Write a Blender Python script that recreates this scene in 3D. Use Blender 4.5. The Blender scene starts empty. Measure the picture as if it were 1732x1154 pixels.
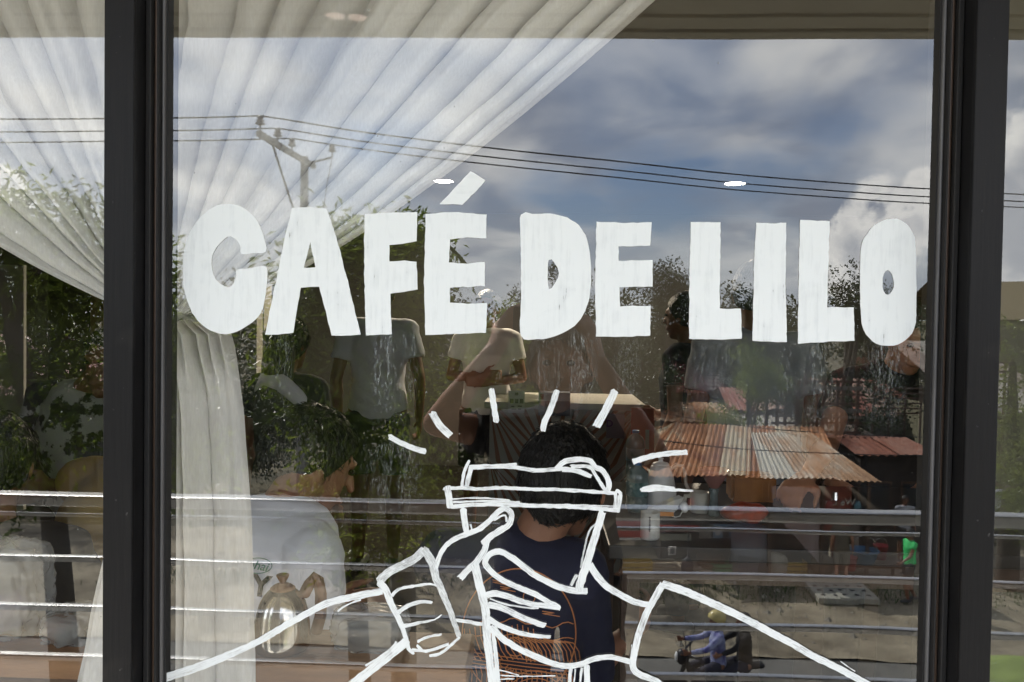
import bpy, bmesh, math, random
from math import sin, cos, pi, radians, sqrt, exp
from mathutils import Vector, Matrix, Euler, noise
from mathutils.bvhtree import BVHTree
from mathutils.geometry import tessellate_polygon
random.seed(7)
S = bpy.context.scene
COL = S.collection

# ---------------------------------------------------------------- camera
EYE = Vector((0.0, -0.9, 6.0))          # a step from the glass (the glass is the plane y = 0), first floor
FLOOR = 4.5                             # floor of the cafe and of its balcony
cam_d = bpy.data.cameras.new('camera'); cam = bpy.data.objects.new('camera', cam_d); COL.objects.link(cam)
S.camera = cam
cam_d.sensor_width = 36; cam_d.lens = 1360 / 1732 * 36
cam_d.clip_start = 0.02; cam_d.clip_end = 3000
RC = Matrix.Rotation(radians(2.08), 3, 'Z') @ Matrix.Rotation(radians(90 - 1.35), 3, 'X') @ Matrix.Rotation(radians(0.87), 3, 'Z')
cam.matrix_world = Matrix.Translation(EYE) @ RC.to_4x4()

def ray(px, py):
    return RC @ Vector(((px - 866) / 1360, -(py - 577) / 1360, -1))
def P(px, py, Y):
    """the point of the plane y = Y that is seen at this place of the photograph"""
    d = ray(px, py); t = (Y - EYE.y) / d.y
    return EYE + d * t
def M(px, py, Y):
    """the same for a thing out in the street that is seen mirrored by the glass"""
    p = P(px, py, Y); return Vector((p.x, -Y, p.z))

# ---------------------------------------------------------------- exposure, world, sun
S.view_settings.view_transform = 'Standard'; S.view_settings.look = 'None'
S.view_settings.gamma = 1; S.view_settings.use_curve_mapping = False
S.view_settings.exposure = 1.66
S.render.engine = 'CYCLES'
S.cycles.use_denoising = True
S.cycles.max_bounces = 8; S.cycles.transparent_max_bounces = 16; S.cycles.diffuse_bounces = 4
S.cycles.caustics_reflective = False; S.cycles.caustics_refractive = False
S.cycles.sample_clamp_indirect = 6

SUN = Vector((-0.50, -0.57, 0.64)).normalized()
sd = bpy.data.lights.new('sun', 'SUN'); sd.energy = 4.6; sd.angle = radians(0.5); sd.color = (1, .95, .87)
so = bpy.data.objects.new('sun', sd); COL.objects.link(so)
so.rotation_euler = SUN.to_track_quat('Z', 'Y').to_euler()

W = bpy.data.worlds.new('World'); S.world = W; W.use_nodes = True
nt = W.node_tree; nt.nodes.clear()
def N(t, **k):
    n = nt.nodes.new(t)
    for a, b in k.items():
        setattr(n, a, b)
    return n
def L(a, b): nt.links.new(a, b)
def mth(op, a, b=None, c=None, clamp=False):
    n = N('ShaderNodeMath', operation=op); n.use_clamp = clamp
    for i, v in enumerate((a, b, c)):
        if v is None: continue
        if isinstance(v, (int, float)): n.inputs[i].default_value = v
        else: L(v, n.inputs[i])
    return n.outputs[0]
def vmt(op, a, b=None):
    n = N('ShaderNodeVectorMath', operation=op)
    for i, v in enumerate((a, b)):
        if v is None: continue
        if isinstance(v, (tuple, Vector)): n.inputs[i].default_value = tuple(v)
        else: L(v, n.inputs[i])
    return n.outputs['Value'] if op in ('LENGTH', 'DISTANCE', 'DOT_PRODUCT') else n.outputs[0]
def noi(v, sc, det=6, rough=.55, dist=0.0):
    n = N('ShaderNodeTexNoise'); L(v, n.inputs['Vector'])
    n.inputs['Scale'].default_value = sc; n.inputs['Detail'].default_value = det
    n.inputs['Roughness'].default_value = rough; n.inputs['Distortion'].default_value = dist
    return n.outputs['Fac']
def mr(v, a, b, c=0., d=1., smooth=True):
    n = N('ShaderNodeMapRange'); n.interpolation_type = 'SMOOTHSTEP' if smooth else 'LINEAR'
    L(v, n.inputs[0])
    for i, x in enumerate((a, b, c, d)): n.inputs[i + 1].default_value = x
    return n.outputs[0]
def mixc(f, a, b):
    n = N('ShaderNodeMix', data_type='RGBA')
    if isinstance(f, (int, float)): n.inputs[0].default_value = f
    else: L(f, n.inputs[0])
    for i, v in ((6, a), (7, b)):
        if isinstance(v, tuple): n.inputs[i].default_value = (*v, 1)
        else: L(v, n.inputs[i])
    return n.outputs[2]
sky = N('ShaderNodeTexSky'); sky.sky_type = 'NISHITA'; sky.sun_disc = False
sky.sun_elevation = math.asin(SUN.z); sky.sun_rotation = math.atan2(SUN.x, SUN.y)
tc = N('ShaderNodeTexCoord'); g = tc.outputs['Generated']
sep = N('ShaderNodeSeparateXYZ'); L(g, sep.inputs[0]); dz = sep.outputs[2]
def dirv(px, py):
    d = ray(px, py).normalized(); return Vector((d.x, -d.y, d.z)).normalized()
# high broken layer, laid on a plane overhead so that it thins towards the horizon
den = mth('ADD', mth('MAXIMUM', dz, 0.0), 0.22)
cmb = N('ShaderNodeCombineXYZ'); L(mth('DIVIDE', sep.outputs[0], den), cmb.inputs[0]); L(mth('DIVIDE', sep.outputs[1], den), cmb.inputs[1])
mp = N('ShaderNodeMapping'); L(cmb.outputs[0], mp.inputs[0]); mp.inputs['Scale'].default_value = (1.35, 1.15, 1); mp.inputs['Location'].default_value = (.4, .9, 0)
n1 = noi(mp.outputs[0], 1.25, 7, .52, .6)
layer = mr(n1, .34, .62)
n2 = noi(mp.outputs[0], 2.2, 6, .5, .3)
greycol = mixc(mr(n2, .35, .68), (4.5, 4.9, 5.9), (11.8, 11.6, 11.3))
bh = None
for bx_, by_, r_ in ((1130, 318, .13), (1270, 312, .10), (980, 330, .08), (1400, 200, .06), (650, 240, .06)):
    q_ = mth('SUBTRACT', r_, vmt('DISTANCE', vmt('MULTIPLY', g, (1, 1, 2.2)), tuple(Vector((1, 1, 2.2)) * dirv(bx_, by_)))); bh = q_ if bh is None else mth('MAXIMUM', bh, q_)
bluehole = mr(mth('ADD', bh, mth('MULTIPLY', mth('SUBTRACT', n2, .5), .24)), -.03, .10, 0, .85)
skyb = mixc(mth('SUBTRACT', mth('MULTIPLY_ADD', layer, .50, .44), bluehole), mixc(.35, sky.outputs[0], (1.9, 3.3, 7.0)), greycol)
# haze low down
skyb = mixc(mr(dz, .16, -.02, 0, .75), skyb, (7.6, 8.2, 8.8))
# cumulus towers
warp = noi(g, 9, 8, .62, .2); warp2 = noi(g, 30, 6, .6)
blobs = [(1485, 325, .030), (1530, 385, .060), (1450, 430, .045), (1590, 340, .045), (1720, 290, .05), (1760, 390, .10), (1390, 470, .03),
         (-150, 330, .10), (1950, 420, .12)]
acc = None
for bx, by, r in blobs:
    dd = vmt('DISTANCE', g, tuple(dirv(bx, by)))
    v = mth('SUBTRACT', r, dd)
    acc = v if acc is None else mth('SMOOTH_MAX', acc, v, .02)
edge = mth('ADD', acc, mth('MULTIPLY', mth('SUBTRACT', warp, .5), .17))
edge = mth('ADD', edge, mth('MULTIPLY', mth('SUBTRACT', warp2, .5), .05))
cum = mr(edge, -.004, .014)
shade = mr(mth('ADD', edge, mth('MULTIPLY', warp2, .03)), .0, .085)
ccol = mixc(shade, (17.5, 16.8, 15.6), (7.2, 7.4, 8.0))
skyc = mixc(mth('MULTIPLY', cum, .9), skyb, ccol)
# the ground half of the dome, behind everything
skyc = mixc(mr(dz, -.01, -.04), skyc, (2.4, 2.6, 2.4))
bg = N('ShaderNodeBackground'); L(skyc, bg.inputs[0]); bg.inputs[1].default_value = 0.12
wo = N('ShaderNodeOutputWorld'); L(bg.outputs[0], wo.inputs[0])

# ---------------------------------------------------------------- materials
MATS = {}
def mat(name, col, rough=.6, metal=0., var=.15, sc=6., bump=.0, bsc=60., trans=0., spec=.5, coords='Object', rnd=0., col2=None, stretch=None, ramp=(.32, .68)):
    """a principled surface whose colour wanders a little (noise) and that carries fine relief"""
    if name in MATS: return MATS[name]
    m = bpy.data.materials.new(name); m.use_nodes = True; t = m.node_tree
    b = t.nodes['Principled BSDF']; b.inputs['Roughness'].default_value = rough; b.inputs['Metallic'].default_value = metal
    b.inputs['Specular IOR Level'].default_value = spec
    if trans: b.inputs['Transmission Weight'].default_value = trans
    tcn = t.nodes.new('ShaderNodeTexCoord'); src = tcn.outputs[coords]
    if stretch:
        mpn = t.nodes.new('ShaderNodeMapping'); mpn.inputs['Scale'].default_value = stretch
        t.links.new(src, mpn.inputs[0]); src = mpn.outputs[0]
    nz = t.nodes.new('ShaderNodeTexNoise'); nz.inputs['Scale'].default_value = sc; nz.inputs['Detail'].default_value = 6; nz.inputs['Roughness'].default_value = .6
    t.links.new(src, nz.inputs['Vector'])
    rp = t.nodes.new('ShaderNodeValToRGB'); t.links.new(nz.outputs['Fac'], rp.inputs[0])
    c2 = col2 or tuple(min(1, c * (1 + var)) for c in col)
    c1 = tuple(c * (1 - var) for c in col)
    rp.color_ramp.elements[0].position = ramp[0]; rp.color_ramp.elements[1].position = ramp[1]
    rp.color_ramp.elements[0].color = (*c1, 1); rp.color_ramp.elements[1].color = (*c2, 1)
    out = rp.outputs[0]
    if rnd:
        oi = t.nodes.new('ShaderNodeObjectInfo'); hs = t.nodes.new('ShaderNodeHueSaturation')
        ma = t.nodes.new('ShaderNodeMath'); ma.operation = 'MULTIPLY_ADD'; ma.inputs[1].default_value = rnd; ma.inputs[2].default_value = 1 - rnd / 2
        t.links.new(oi.outputs['Random'], ma.inputs[0]); t.links.new(ma.outputs[0], hs.inputs['Value']); t.links.new(out, hs.inputs['Color']); out = hs.outputs[0]
    t.links.new(out, b.inputs['Base Color'])
    if bump:
        n3 = t.nodes.new('ShaderNodeTexNoise'); n3.inputs['Scale'].default_value = bsc; n3.inputs['Detail'].default_value = 5
        t.links.new(src, n3.inputs['Vector'])
        bp = t.nodes.new('ShaderNodeBump'); bp.inputs['Strength'].default_value = bump; bp.inputs['Distance'].default_value = .01
        t.links.new(n3.outputs['Fac'], bp.inputs['Height']); t.links.new(bp.outputs[0], b.inputs['Normal'])
    MATS[name] = m; return m
def emit(name, col, s):
    m = bpy.data.materials.new(name); m.use_nodes = True; t = m.node_tree; t.nodes.clear()
    e = t.nodes.new('ShaderNodeEmission'); e.inputs[0].default_value = (*col, 1); e.inputs[1].default_value = s
    o = t.nodes.new('ShaderNodeOutputMaterial'); t.links.new(e.outputs[0], o.inputs[0]); MATS[name] = m; return m

black_alu = mat('black_aluminium', (.009, .009, .010), .42, .0, .12, 18, .08, 220, spec=.16, stretch=(1, 1, .06))
def speckle(m, sc, lo, hi, col):
    t = m.node_tree; b = t.nodes['Principled BSDF']; old = b.inputs['Base Color'].links[0].from_socket
    tcn = t.nodes.new('ShaderNodeTexCoord'); a = t.nodes.new('ShaderNodeTexNoise'); a.inputs['Scale'].default_value = sc; a.inputs['Detail'].default_value = 3; t.links.new(tcn.outputs['Object'], a.inputs[0])
    r = t.nodes.new('ShaderNodeMapRange'); t.links.new(a.outputs[0], r.inputs[0]); r.inputs[1].default_value = lo; r.inputs[2].default_value = hi
    x = t.nodes.new('ShaderNodeMix'); x.data_type = 'RGBA'; t.links.new(r.outputs[0], x.inputs[0]); t.links.new(old, x.inputs[6]); x.inputs[7].default_value = (*col, 1); t.links.new(x.outputs[2], b.inputs['Base Color'])
speckle(black_alu, 130, .72, .78, (.07, .07, .07)); speckle(black_alu, 7, .56, .80, (.05, .047, .042))
black_side = mat('black_side_aluminium', (.010, .010, .011), .4, 0, .3, 18, spec=.2)
brown_bead = mat('bronze_bead', (.10, .068, .05), .35, .3, .3, 12, stretch=(1, 1, .1))
grey_bead = mat('grey_gasket', (.10, .10, .105), .45, .1, .35, 30, stretch=(1, 1, .1))
rubber = mat('black_rubber', (.008, .008, .009), .7)
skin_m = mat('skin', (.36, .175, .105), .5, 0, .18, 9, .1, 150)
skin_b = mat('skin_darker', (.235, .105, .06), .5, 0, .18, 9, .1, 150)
hair_m = mat('black_hair', (.010, .009, .009), .42, 0, .5, 40, .9, 130, stretch=(1, 1, .25))
eye_m = mat('eye', (.02, .015, .012), .15)
wood_m = mat('warm_wood', (.27, .145, .07), .5, 0, .3, 4, .15, 60, stretch=(1, 8, 8))
dark_wood = mat('dark_wood', (.09, .05, .03), .5, 0, .3, 4, .15, 60, stretch=(1, 8, 8))
steel_m = mat('polished_steel', (.62, .60, .56), .16, 1, .08, 3)
rail_m = mat('grey_painted_rail', (.55, .55, .55), .30, 1., .15, 30, .05, 200)
plastic_w = mat('white_plastic', (.80, .81, .80), .35, 0, .05)

# ---------------------------------------------------------------- object helpers
def link(o, parent=None):
    COL.objects.link(o)
    if parent is not None: o.parent = parent
    return o
def tag(o, label=None, cat=None, group=None, kind=None):
    if label: o['label'] = label
    if cat: o['category'] = cat
    if group: o['group'] = group
    if kind: o['kind'] = kind
    return o
def thing(name, label, cat, loc=(0, 0, 0), rz=0., group=None):
    o = bpy.data.objects.new(name, None); o.location = loc; o.rotation_euler.z = rz; o.empty_display_size = .1
    link(o); return tag(o, label, cat, group)
def obj(name, bm, m, parent=None, smooth=False, loc=None):
    me = bpy.data.meshes.new(name)
    if isinstance(bm, bmesh.types.BMesh):
        bm.to_mesh(me); bm.free()
    else:
        me.from_pydata(bm[0], [], bm[1])
    for x in (m if isinstance(m, (list, tuple)) else [m]): me.materials.append(x)
    if smooth:
        me.polygons.foreach_set('use_smooth', [True] * len(me.polygons))
    o = bpy.data.objects.new(name, me)
    if loc is not None: o.location = loc
    return link(o, parent)
def structure(name, bm, m, **k):
    o = obj(name, bm, m, **k); o['kind'] = 'structure'; return o
def BM(): return bmesh.new()
def box(bm, x0, x1, y0, y1, z0, z1, mi=0):
    v = [bm.verts.new((x, y, z)) for x in (x0, x1) for y in (y0, y1) for z in (z0, z1)]
    for f in ((0, 1, 3, 2), (4, 6, 7, 5), (0, 4, 5, 1), (2, 3, 7, 6), (0, 2, 6, 4), (1, 5, 7, 3)):
        q = bm.faces.new([v[i] for i in f]); q.material_index = mi
    return bm
def bx(x0, x1, y0, y1, z0, z1, bev=0.):
    bm = box(BM(), min(x0, x1), max(x0, x1), min(y0, y1), max(y0, y1), min(z0, z1), max(z0, z1))
    if bev: bmesh.ops.bevel(bm, geom=bm.edges[:], offset=bev, segments=2, profile=.5, affect='EDGES')
    return bm
def quadbar(bm, a, b, w, h, up=(0, 0, 1)):
    a = Vector(a); b = Vector(b); d = (b - a).normalized(); s = d.cross(Vector(up))
    s = s.normalized() if s.length > 1e-6 else Vector((1, 0, 0)); u = s.cross(d).normalized()
    vs = [bm.verts.new(p + s * w / 2 * i + u * h / 2 * j) for p in (a, b) for i, j in ((-1, -1), (1, -1), (1, 1), (-1, 1))]
    for f in ((0, 1, 2, 3), (7, 6, 5, 4), (0, 4, 5, 1), (1, 5, 6, 2), (2, 6, 7, 3), (3, 7, 4, 0)): bm.faces.new([vs[i] for i in f])
    return bm
def tube(bm, pts, rad, seg=12, side=Vector((1, 0, 0)), cap=True):
    """closed tube through pts; each radius is r or (across, through); round ends"""
    pts = [Vector(p) for p in pts]; R = [(r, r) if isinstance(r, (int, float)) else r for r in rad]
    n = len(pts); rings = []
    def frame(d):
        s = side - d * side.dot(d)
        if s.length < .2: s = Vector((0, 1, 0)) - d * d.y
        s.normalize(); return s, d.cross(s)
    seq = []
    d0 = (pts[1] - pts[0]).normalized(); d1 = (pts[-1] - pts[-2]).normalized()
    if cap:
        k = min(R[0])
        for f in (.98, .75, .4): seq.append((pts[0] - d0 * k * f, sqrt(1 - f * f), R[0], d0))
    for i in range(n):
        d = d0 if i == 0 else d1 if i == n - 1 else ((pts[i + 1] - pts[i]).normalized() + (pts[i] - pts[i - 1]).normalized()).normalized()
        seq.append((pts[i], 1, R[i], d))
    if cap:
        k = min(R[-1])
        for f in (.4, .75, .98): seq.append((pts[-1] + d1 * k * f, sqrt(1 - f * f), R[-1], d1))
    for p, f, r, d in seq:
        s, u = frame(d)
        rings.append([bm.verts.new(p + s * cos(2 * pi * j / seg) * r[0] * f + u * sin(2 * pi * j / seg) * r[1] * f) for j in range(seg)])
    for a, b in zip(rings, rings[1:]):
        for j in range(seg): bm.faces.new((a[j], a[(j + 1) % seg], b[(j + 1) % seg], b[j]))
    bm.faces.new(rings[0][::-1]); bm.faces.new(rings[-1])
    return bm
def lathe(bm, prof, c=(0, 0, 0), seg=24):
    c = Vector(c); rings = []
    for r, z in prof:
        rings.append([bm.verts.new(c + Vector((max(r, 1e-4) * cos(2 * pi * j / seg), max(r, 1e-4) * sin(2 * pi * j / seg), z))) for j in range(seg)])
    for a, b in zip(rings, rings[1:]):
        for j in range(seg): bm.faces.new((a[j], a[(j + 1) % seg], b[(j + 1) % seg], b[j]))
    bm.faces.new(rings[0][::-1]); bm.faces.new(rings[-1])
    return bm
def ell(bm, c, r, rot=None, sub=2):
    mtx = Matrix.Translation(c) @ (rot.to_4x4() if rot else Matrix()) @ Matrix.Diagonal((*r, 1))
    bmesh.ops.create_icosphere(bm, subdivisions=sub, radius=1, matrix=mtx); return bm
def text_mesh(name, s, size, m, parent, mtx, ext=.001, bold=0.):
    cu = bpy.data.curves.new(name, 'FONT'); cu.body = s; cu.size = size; cu.extrude = ext; cu.offset = bold
    cu.align_x = 'CENTER'; cu.align_y = 'CENTER'
    t = bpy.data.objects.new(name, cu); COL.objects.link(t)
    dg = bpy.context.evaluated_depsgraph_get(); me = bpy.data.meshes.new_from_object(t.evaluated_get(dg))
    COL.objects.unlink(t); bpy.data.objects.remove(t)
    me.materials.clear(); me.materials.append(m)
    o = bpy.data.objects.new(name, me); link(o, parent); o.matrix_local = mtx; return o
# ================================================================ THE CAFE FRONT
# --- glass: what it lets through, what it mirrors, and the dust and dried runs on it
def glass_mat():
    m = bpy.data.materials.new('window_glass'); m.use_nodes = True; t = m.node_tree; t.nodes.clear()
    def n(k, **kw):
        a = t.nodes.new(k)
        for q, v in kw.items(): setattr(a, q, v)
        return a
    lk = t.links.new
    tr = n('ShaderNodeBsdfTransparent'); tr.inputs[0].default_value = (.93, .935, .93, 1)
    gl = n('ShaderNodeBsdfGlossy'); gl.inputs['Roughness'].default_value = 0.0; gl.inputs[0].default_value = (.97, .99, 1, 1)
    tcn = n('ShaderNodeTexCoord')
    wv = n('ShaderNodeTexNoise'); wv.inputs['Scale'].default_value = 3.0; wv.inputs['Detail'].default_value = 1; lk(tcn.outputs['Object'], wv.inputs[0])
    bp = n('ShaderNodeBump'); bp.inputs['Strength'].default_value = .05; bp.inputs['Distance'].default_value = .012
    lk(wv.outputs[0], bp.inputs['Height']); lk(bp.outputs[0], gl.inputs['Normal'])
    ge = n('ShaderNodeNewGeometry')
    inv = n('ShaderNodeMath', operation='MULTIPLY_ADD'); inv.inputs[1].default_value = -REFL; inv.inputs[2].default_value = REFL; lk(ge.outputs['Backfacing'], inv.inputs[0])
    mx = n('ShaderNodeMixShader'); lk(inv.outputs[0], mx.inputs[0]); lk(tr.outputs[0], mx.inputs[1]); lk(gl.outputs[0], mx.inputs[2])
    # dust: thin veil, specks and vertical dried runs under the lettering
    df = n('ShaderNodeBsdfDiffuse'); df.inputs[0].default_value = (.55, .60, .62, 1)
    sp = n('ShaderNodeSeparateXYZ'); lk(tcn.outputs['Object'], sp.inputs[0])
    def mr(v, a, b, c=0., d=1.):
        q = n('ShaderNodeMapRange'); q.interpolation_type = 'SMOOTHSTEP'; lk(v, q.inputs[0])
        for i, x in enumerate((a, b, c, d)): q.inputs[i + 1].default_value = x
        return q.outputs[0]
    def ml(a, b, op='MULTIPLY'):
        q = n('ShaderNodeMath', operation=op)
        for i, v in enumerate((a, b)):
            if isinstance(v, (int, float)): q.inputs[i].default_value = v
            else: lk(v, q.inputs[i])
        return q.outputs[0]
    def tex(sx, sz, det=4, rough=.6, dist=0.):
        mp = n('ShaderNodeMapping'); mp.inputs['Scale'].default_value = (sx, 1, sz); lk(tcn.outputs['Object'], mp.inputs[0])
        q = n('ShaderNodeTexNoise'); q.inputs['Scale'].default_value = 1; q.inputs['Detail'].default_value = det; q.inputs['Roughness'].default_value = rough; q.inputs['Distortion'].default_value = dist
        lk(mp.outputs[0], q.inputs[0]); return q.outputs[0]
    streak = mr(tex(330, 34, 5, .7, 1.2), .55, .66)
    cells = tex(150, 26, 3, .7, 1.5)
    ridge = mr(n_abs(n, lk, cells), .0, .022, 1, 0)
    runs = None
    for px, w, a in ((1500, 42, .8), (1385, 42, .6), (1210, 60, .35), (985, 36, .8), (930, 40, .35), (650, 30, .9), (690, 26, .5), (1060, 30, .4), (480, 20, .5), (1330, 30, .35)):
        x = P(px, 620, 0).x; ww = w / 1360 * .9
        d = ml(sp.outputs[0], x, 'SUBTRACT'); g1 = mr(n_abs1(n, lk, d), ww * .25, ww, a, 0)
        runs = g1 if runs is None else ml(runs, g1, 'MAXIMUM')
    zt = P(866, 568, 0).z; zb = P(866, 735, 0).z
    band = ml(mr(sp.outputs[2], zb, zb + .07), mr(sp.outputs[2], zt + .01, zt - .005))
    low = ml(mr(sp.outputs[2], P(0, 880, 0).z, P(0, 820, 0).z), mr(sp.outputs[2], P(0, 725, 0).z, P(0, 745, 0).z))
    xl = P(665, 800, 0).x
    lowm = ml(low, mr(n_abs1(n, lk, ml(sp.outputs[0], xl, 'SUBTRACT')), .002, .045, .6, 0))
    body = ml(ml(band, runs), ml(ml(streak, .55), ml(ridge, .5), 'ADD'))
    body = ml(body, ml(lowm, ml(ridge, .8)), 'ADD')
    veil = ml(ml(mr(tex(9, 6, 3), .45, .75), mr(sp.outputs[2], zb - .1, zt)), .012)
    pk = n('ShaderNodeTexVoronoi'); pk.inputs['Scale'].default_value = 75; pk.feature = 'F1'; lk(tcn.outputs['Object'], pk.inputs[0])
    specks = ml(ml(mr(pk.outputs['Distance'], .05, .10, 1, 0), mr(tex(60, 60, 2), .60, .64)), .35)
    fac = ml(ml(ml(body, .75), veil, 'ADD'), specks, 'ADD')
    fac = ml(fac, ml(ml(ge.outputs['Backfacing'], -1), 1, 'ADD'))
    cl = n('ShaderNodeMath', operation='MINIMUM'); lk(fac, cl.inputs[0]); cl.inputs[1].default_value = .8
    m2 = n('ShaderNodeMixShader'); lk(cl.outputs[0], m2.inputs[0]); lk(mx.outputs[0], m2.inputs[1]); lk(df.outputs[0], m2.inputs[2])
    o = n('ShaderNodeOutputMaterial'); lk(m2.outputs[0], o.inputs[0]); return m
def n_abs(n, lk, v):
    s = n('ShaderNodeMath', operation='SUBTRACT'); lk(v, s.inputs[0]); s.inputs[1].default_value = .5
    return n_abs1(n, lk, s.outputs[0])
def n_abs1(n, lk, v):
    a = n('ShaderNodeMath', operation='ABSOLUTE'); lk(v, a.inputs[0]); return a.outputs[0]
REFL = 0.112
glass_m = glass_mat()

ZB, ZT = 4.75, 7.05              # bottom and top of the glazing
XL = P(201, 577, -.045).x            # centre of the post between left and middle window
XR = P(1663, 577, -.045).x
XPOSTS = [XL - (XR - XL) * 1.0, XL, XR, XR + (XR - XL) * 1.0]
POSTW = P(228, 577, -.045).x - P(178, 577, -.045).x
# the post: a broad flat face standing proud, then recessed beads down to the glass, each side
def post(x, label):
    t = thing('window_post', label, 'window post', (x, 0, ZB), 0, 'black window posts of the cafe front')
    h = ZT - ZB; w = POSTW / 2
    obj('post_face', bx(-w, w, -.047, -.041, 0, h, .0012), black_alu, t)
    obj('post_core', bx(-w + .002, w - .002, -.041, .03, 0, h), black_side, t)
    for s in (-1, 1):
        obj('stile', bx(s * (w - .001), s * (w + .005), -.020, .02, 0, h, .001), rubber, t)
        obj('bead', bx(s * (w + .0052), s * (w + .0098), -.013, .02, 0, h, .002), brown_bead, t)
        obj('bead', bx(s * (w + .0100), s * (w + .0120), -.017, .02, 0, h, .001), rubber, t)
        obj('bead', bx(s * (w + .0122), s * (w + .0160), -.010, .02, 0, h, .002), grey_bead, t)
        obj('gasket', bx(s * (w + .0162), s * (w + .0180), -.006, .02, 0, h), rubber, t)
    return t
post(XPOSTS[0], 'black window post at the far end of the left window')
post(XL, 'black window post between the left window and the painted middle window')
post(XR, 'black window post between the painted middle window and the right window')
post(XPOSTS[3], 'black window post at the far end of the right window')
def window(x0, x1, label):
    t = thing('shop_window', label, 'window', ((x0 + x1) / 2, 0, ZB), 0, 'windows of the cafe front')
    a = -(x1 - x0) / 2 + POSTW / 2 + .0175
    gp = obj('glass_pane', bx(a, -a, 0, .006, .02, ZT - ZB - .02), glass_m, t)
    gp.matrix_parent_inverse = Matrix.Identity(4)
    # the glass material works in world-sized coordinates: bake them in
    gp.data.transform(Matrix.Translation(t.location)); gp.location = -Vector(t.location)
    obj('bottom_rail', bx(a - .003, -a + .003, -.012, .02, 0, .03, .002), black_alu, t)
    obj('top_rail', bx(a - .003, -a + .003, -.012, .02, ZT - ZB - .03, ZT - ZB, .002), black_alu, t)
    return t
win_l = window(XPOSTS[0], XL, 'left window with its pane clear and a curtain edge behind it')
win_m = window(XL, XR, 'middle window painted in white with CAFÉ DE LILO and hands passing a cup')
win_r = window(XR, XPOSTS[3], 'right window with a plain pane of which only a strip shows')

# --- painted lettering
def paint_mat(name, streak_scale, alpha_lo, coords='UV'):
    m = bpy.data.materials.new(name); m.use_nodes = True; t = m.node_tree; b = t.nodes['Principled BSDF']; b.inputs['Roughness'].default_value = .55
    tcn = t.nodes.new('ShaderNodeTexCoord'); mp = t.nodes.new('ShaderNodeMapping'); mp.inputs['Scale'].default_value = streak_scale
    t.links.new(tcn.outputs[coords], mp.inputs[0])
    nz = t.nodes.new('ShaderNodeTexNoise'); nz.inputs['Scale'].default_value = 1; nz.inputs['Detail'].default_value = 6; nz.inputs['Roughness'].default_value = .65
    t.links.new(mp.outputs[0], nz.inputs[0])
    lo = t.nodes.new('ShaderNodeTexNoise'); lo.inputs['Scale'].default_value = 34; lo.inputs['Detail'].default_value = 3; lo.inputs['Distortion'].default_value = 1.2; t.links.new(tcn.outputs['Object'], lo.inputs[0])
    lm_ = t.nodes.new('ShaderNodeMath'); lm_.operation = 'MULTIPLY_ADD'; lm_.inputs[1].default_value = .45; lm_.inputs[2].default_value = -.225; t.links.new(lo.outputs[0], lm_.inputs[0])
    su = t.nodes.new('ShaderNodeMath'); su.operation = 'ADD'; t.links.new(nz.outputs['Fac'], su.inputs[0]); t.links.new(lm_.outputs[0], su.inputs[1])
    rp = t.nodes.new('ShaderNodeValToRGB'); rp.color_ramp.elements[0].position = .28; rp.color_ramp.elements[1].position = .50
    rp.color_ramp.elements[0].color = (.70, .75, .78, 1); rp.color_ramp.elements[1].color = (.79, .84, .865, 1)
    t.links.new(su.outputs[0], rp.inputs[0]); t.links.new(rp.outputs[0], b.inputs['Base Color'])
    ar = t.nodes.new('ShaderNodeMapRange'); ar.inputs[1].default_value = .25; ar.inputs[2].default_value = .25 + alpha_lo; ar.inputs[3].default_value = .25; ar.inputs[4].default_value = 1
    t.links.new(su.outputs[0], ar.inputs[0]); t.links.new(ar.outputs[0], b.inputs['Alpha'])
    bp = t.nodes.new('ShaderNodeBump'); bp.inputs['Strength'].default_value = .35; bp.inputs['Distance'].default_value = .001
    t.links.new(nz.outputs['Fac'], bp.inputs['Height']); t.links.new(bp.outputs[0], b.inputs['Normal'])
    return m
letter_m = paint_mat('white_window_paint', (160, 1, 14), .05, 'Object')
letter_m2 = paint_mat('white_window_paint_cross', (22, 1, 120), .05, 'Object')
stroke_m = paint_mat('white_brush_paint', (1.6, 5, 1), .22)
dry_m = paint_mat('white_dry_brush_paint', (3, 6, 1), .38)
def wob(i, s=1.): return noise.noise(Vector((i * .37, s * 3.1, .5)))
def smooth_closed(pts, curved):
    """subdivide, round where marked, and roughen a little as a brush does"""
    n = len(pts); out = []
    for i in range(n):
        p0, p1, p2, p3 = (Vector(pts[(i + k) % n]) for k in (-1, 0, 1, 2))
        d = (p2 - p1).length; k = max(2, int(d / 7))
        for j in range(k):
            u = j / k
            if curved:
                q = .5 * ((2 * p1) + (-p0 + p2) * u + (2 * p0 - 5 * p1 + 4 * p2 - p3) * u * u + (-p0 + 3 * p1 - 3 * p2 + p3) * u ** 3)
            else: q = p1.lerp(p2, u)
            nn = (p2 - p1).normalized(); nrm = Vector((-nn.y, nn.x))
            q = q + nrm * noise.noise(Vector((q.x * .16, q.y * .16, 3))) * 1.0 + nrm * noise.noise(Vector((q.x * .05, q.y * .05, 9))) * .9
            out.append(q)
    return out
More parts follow.
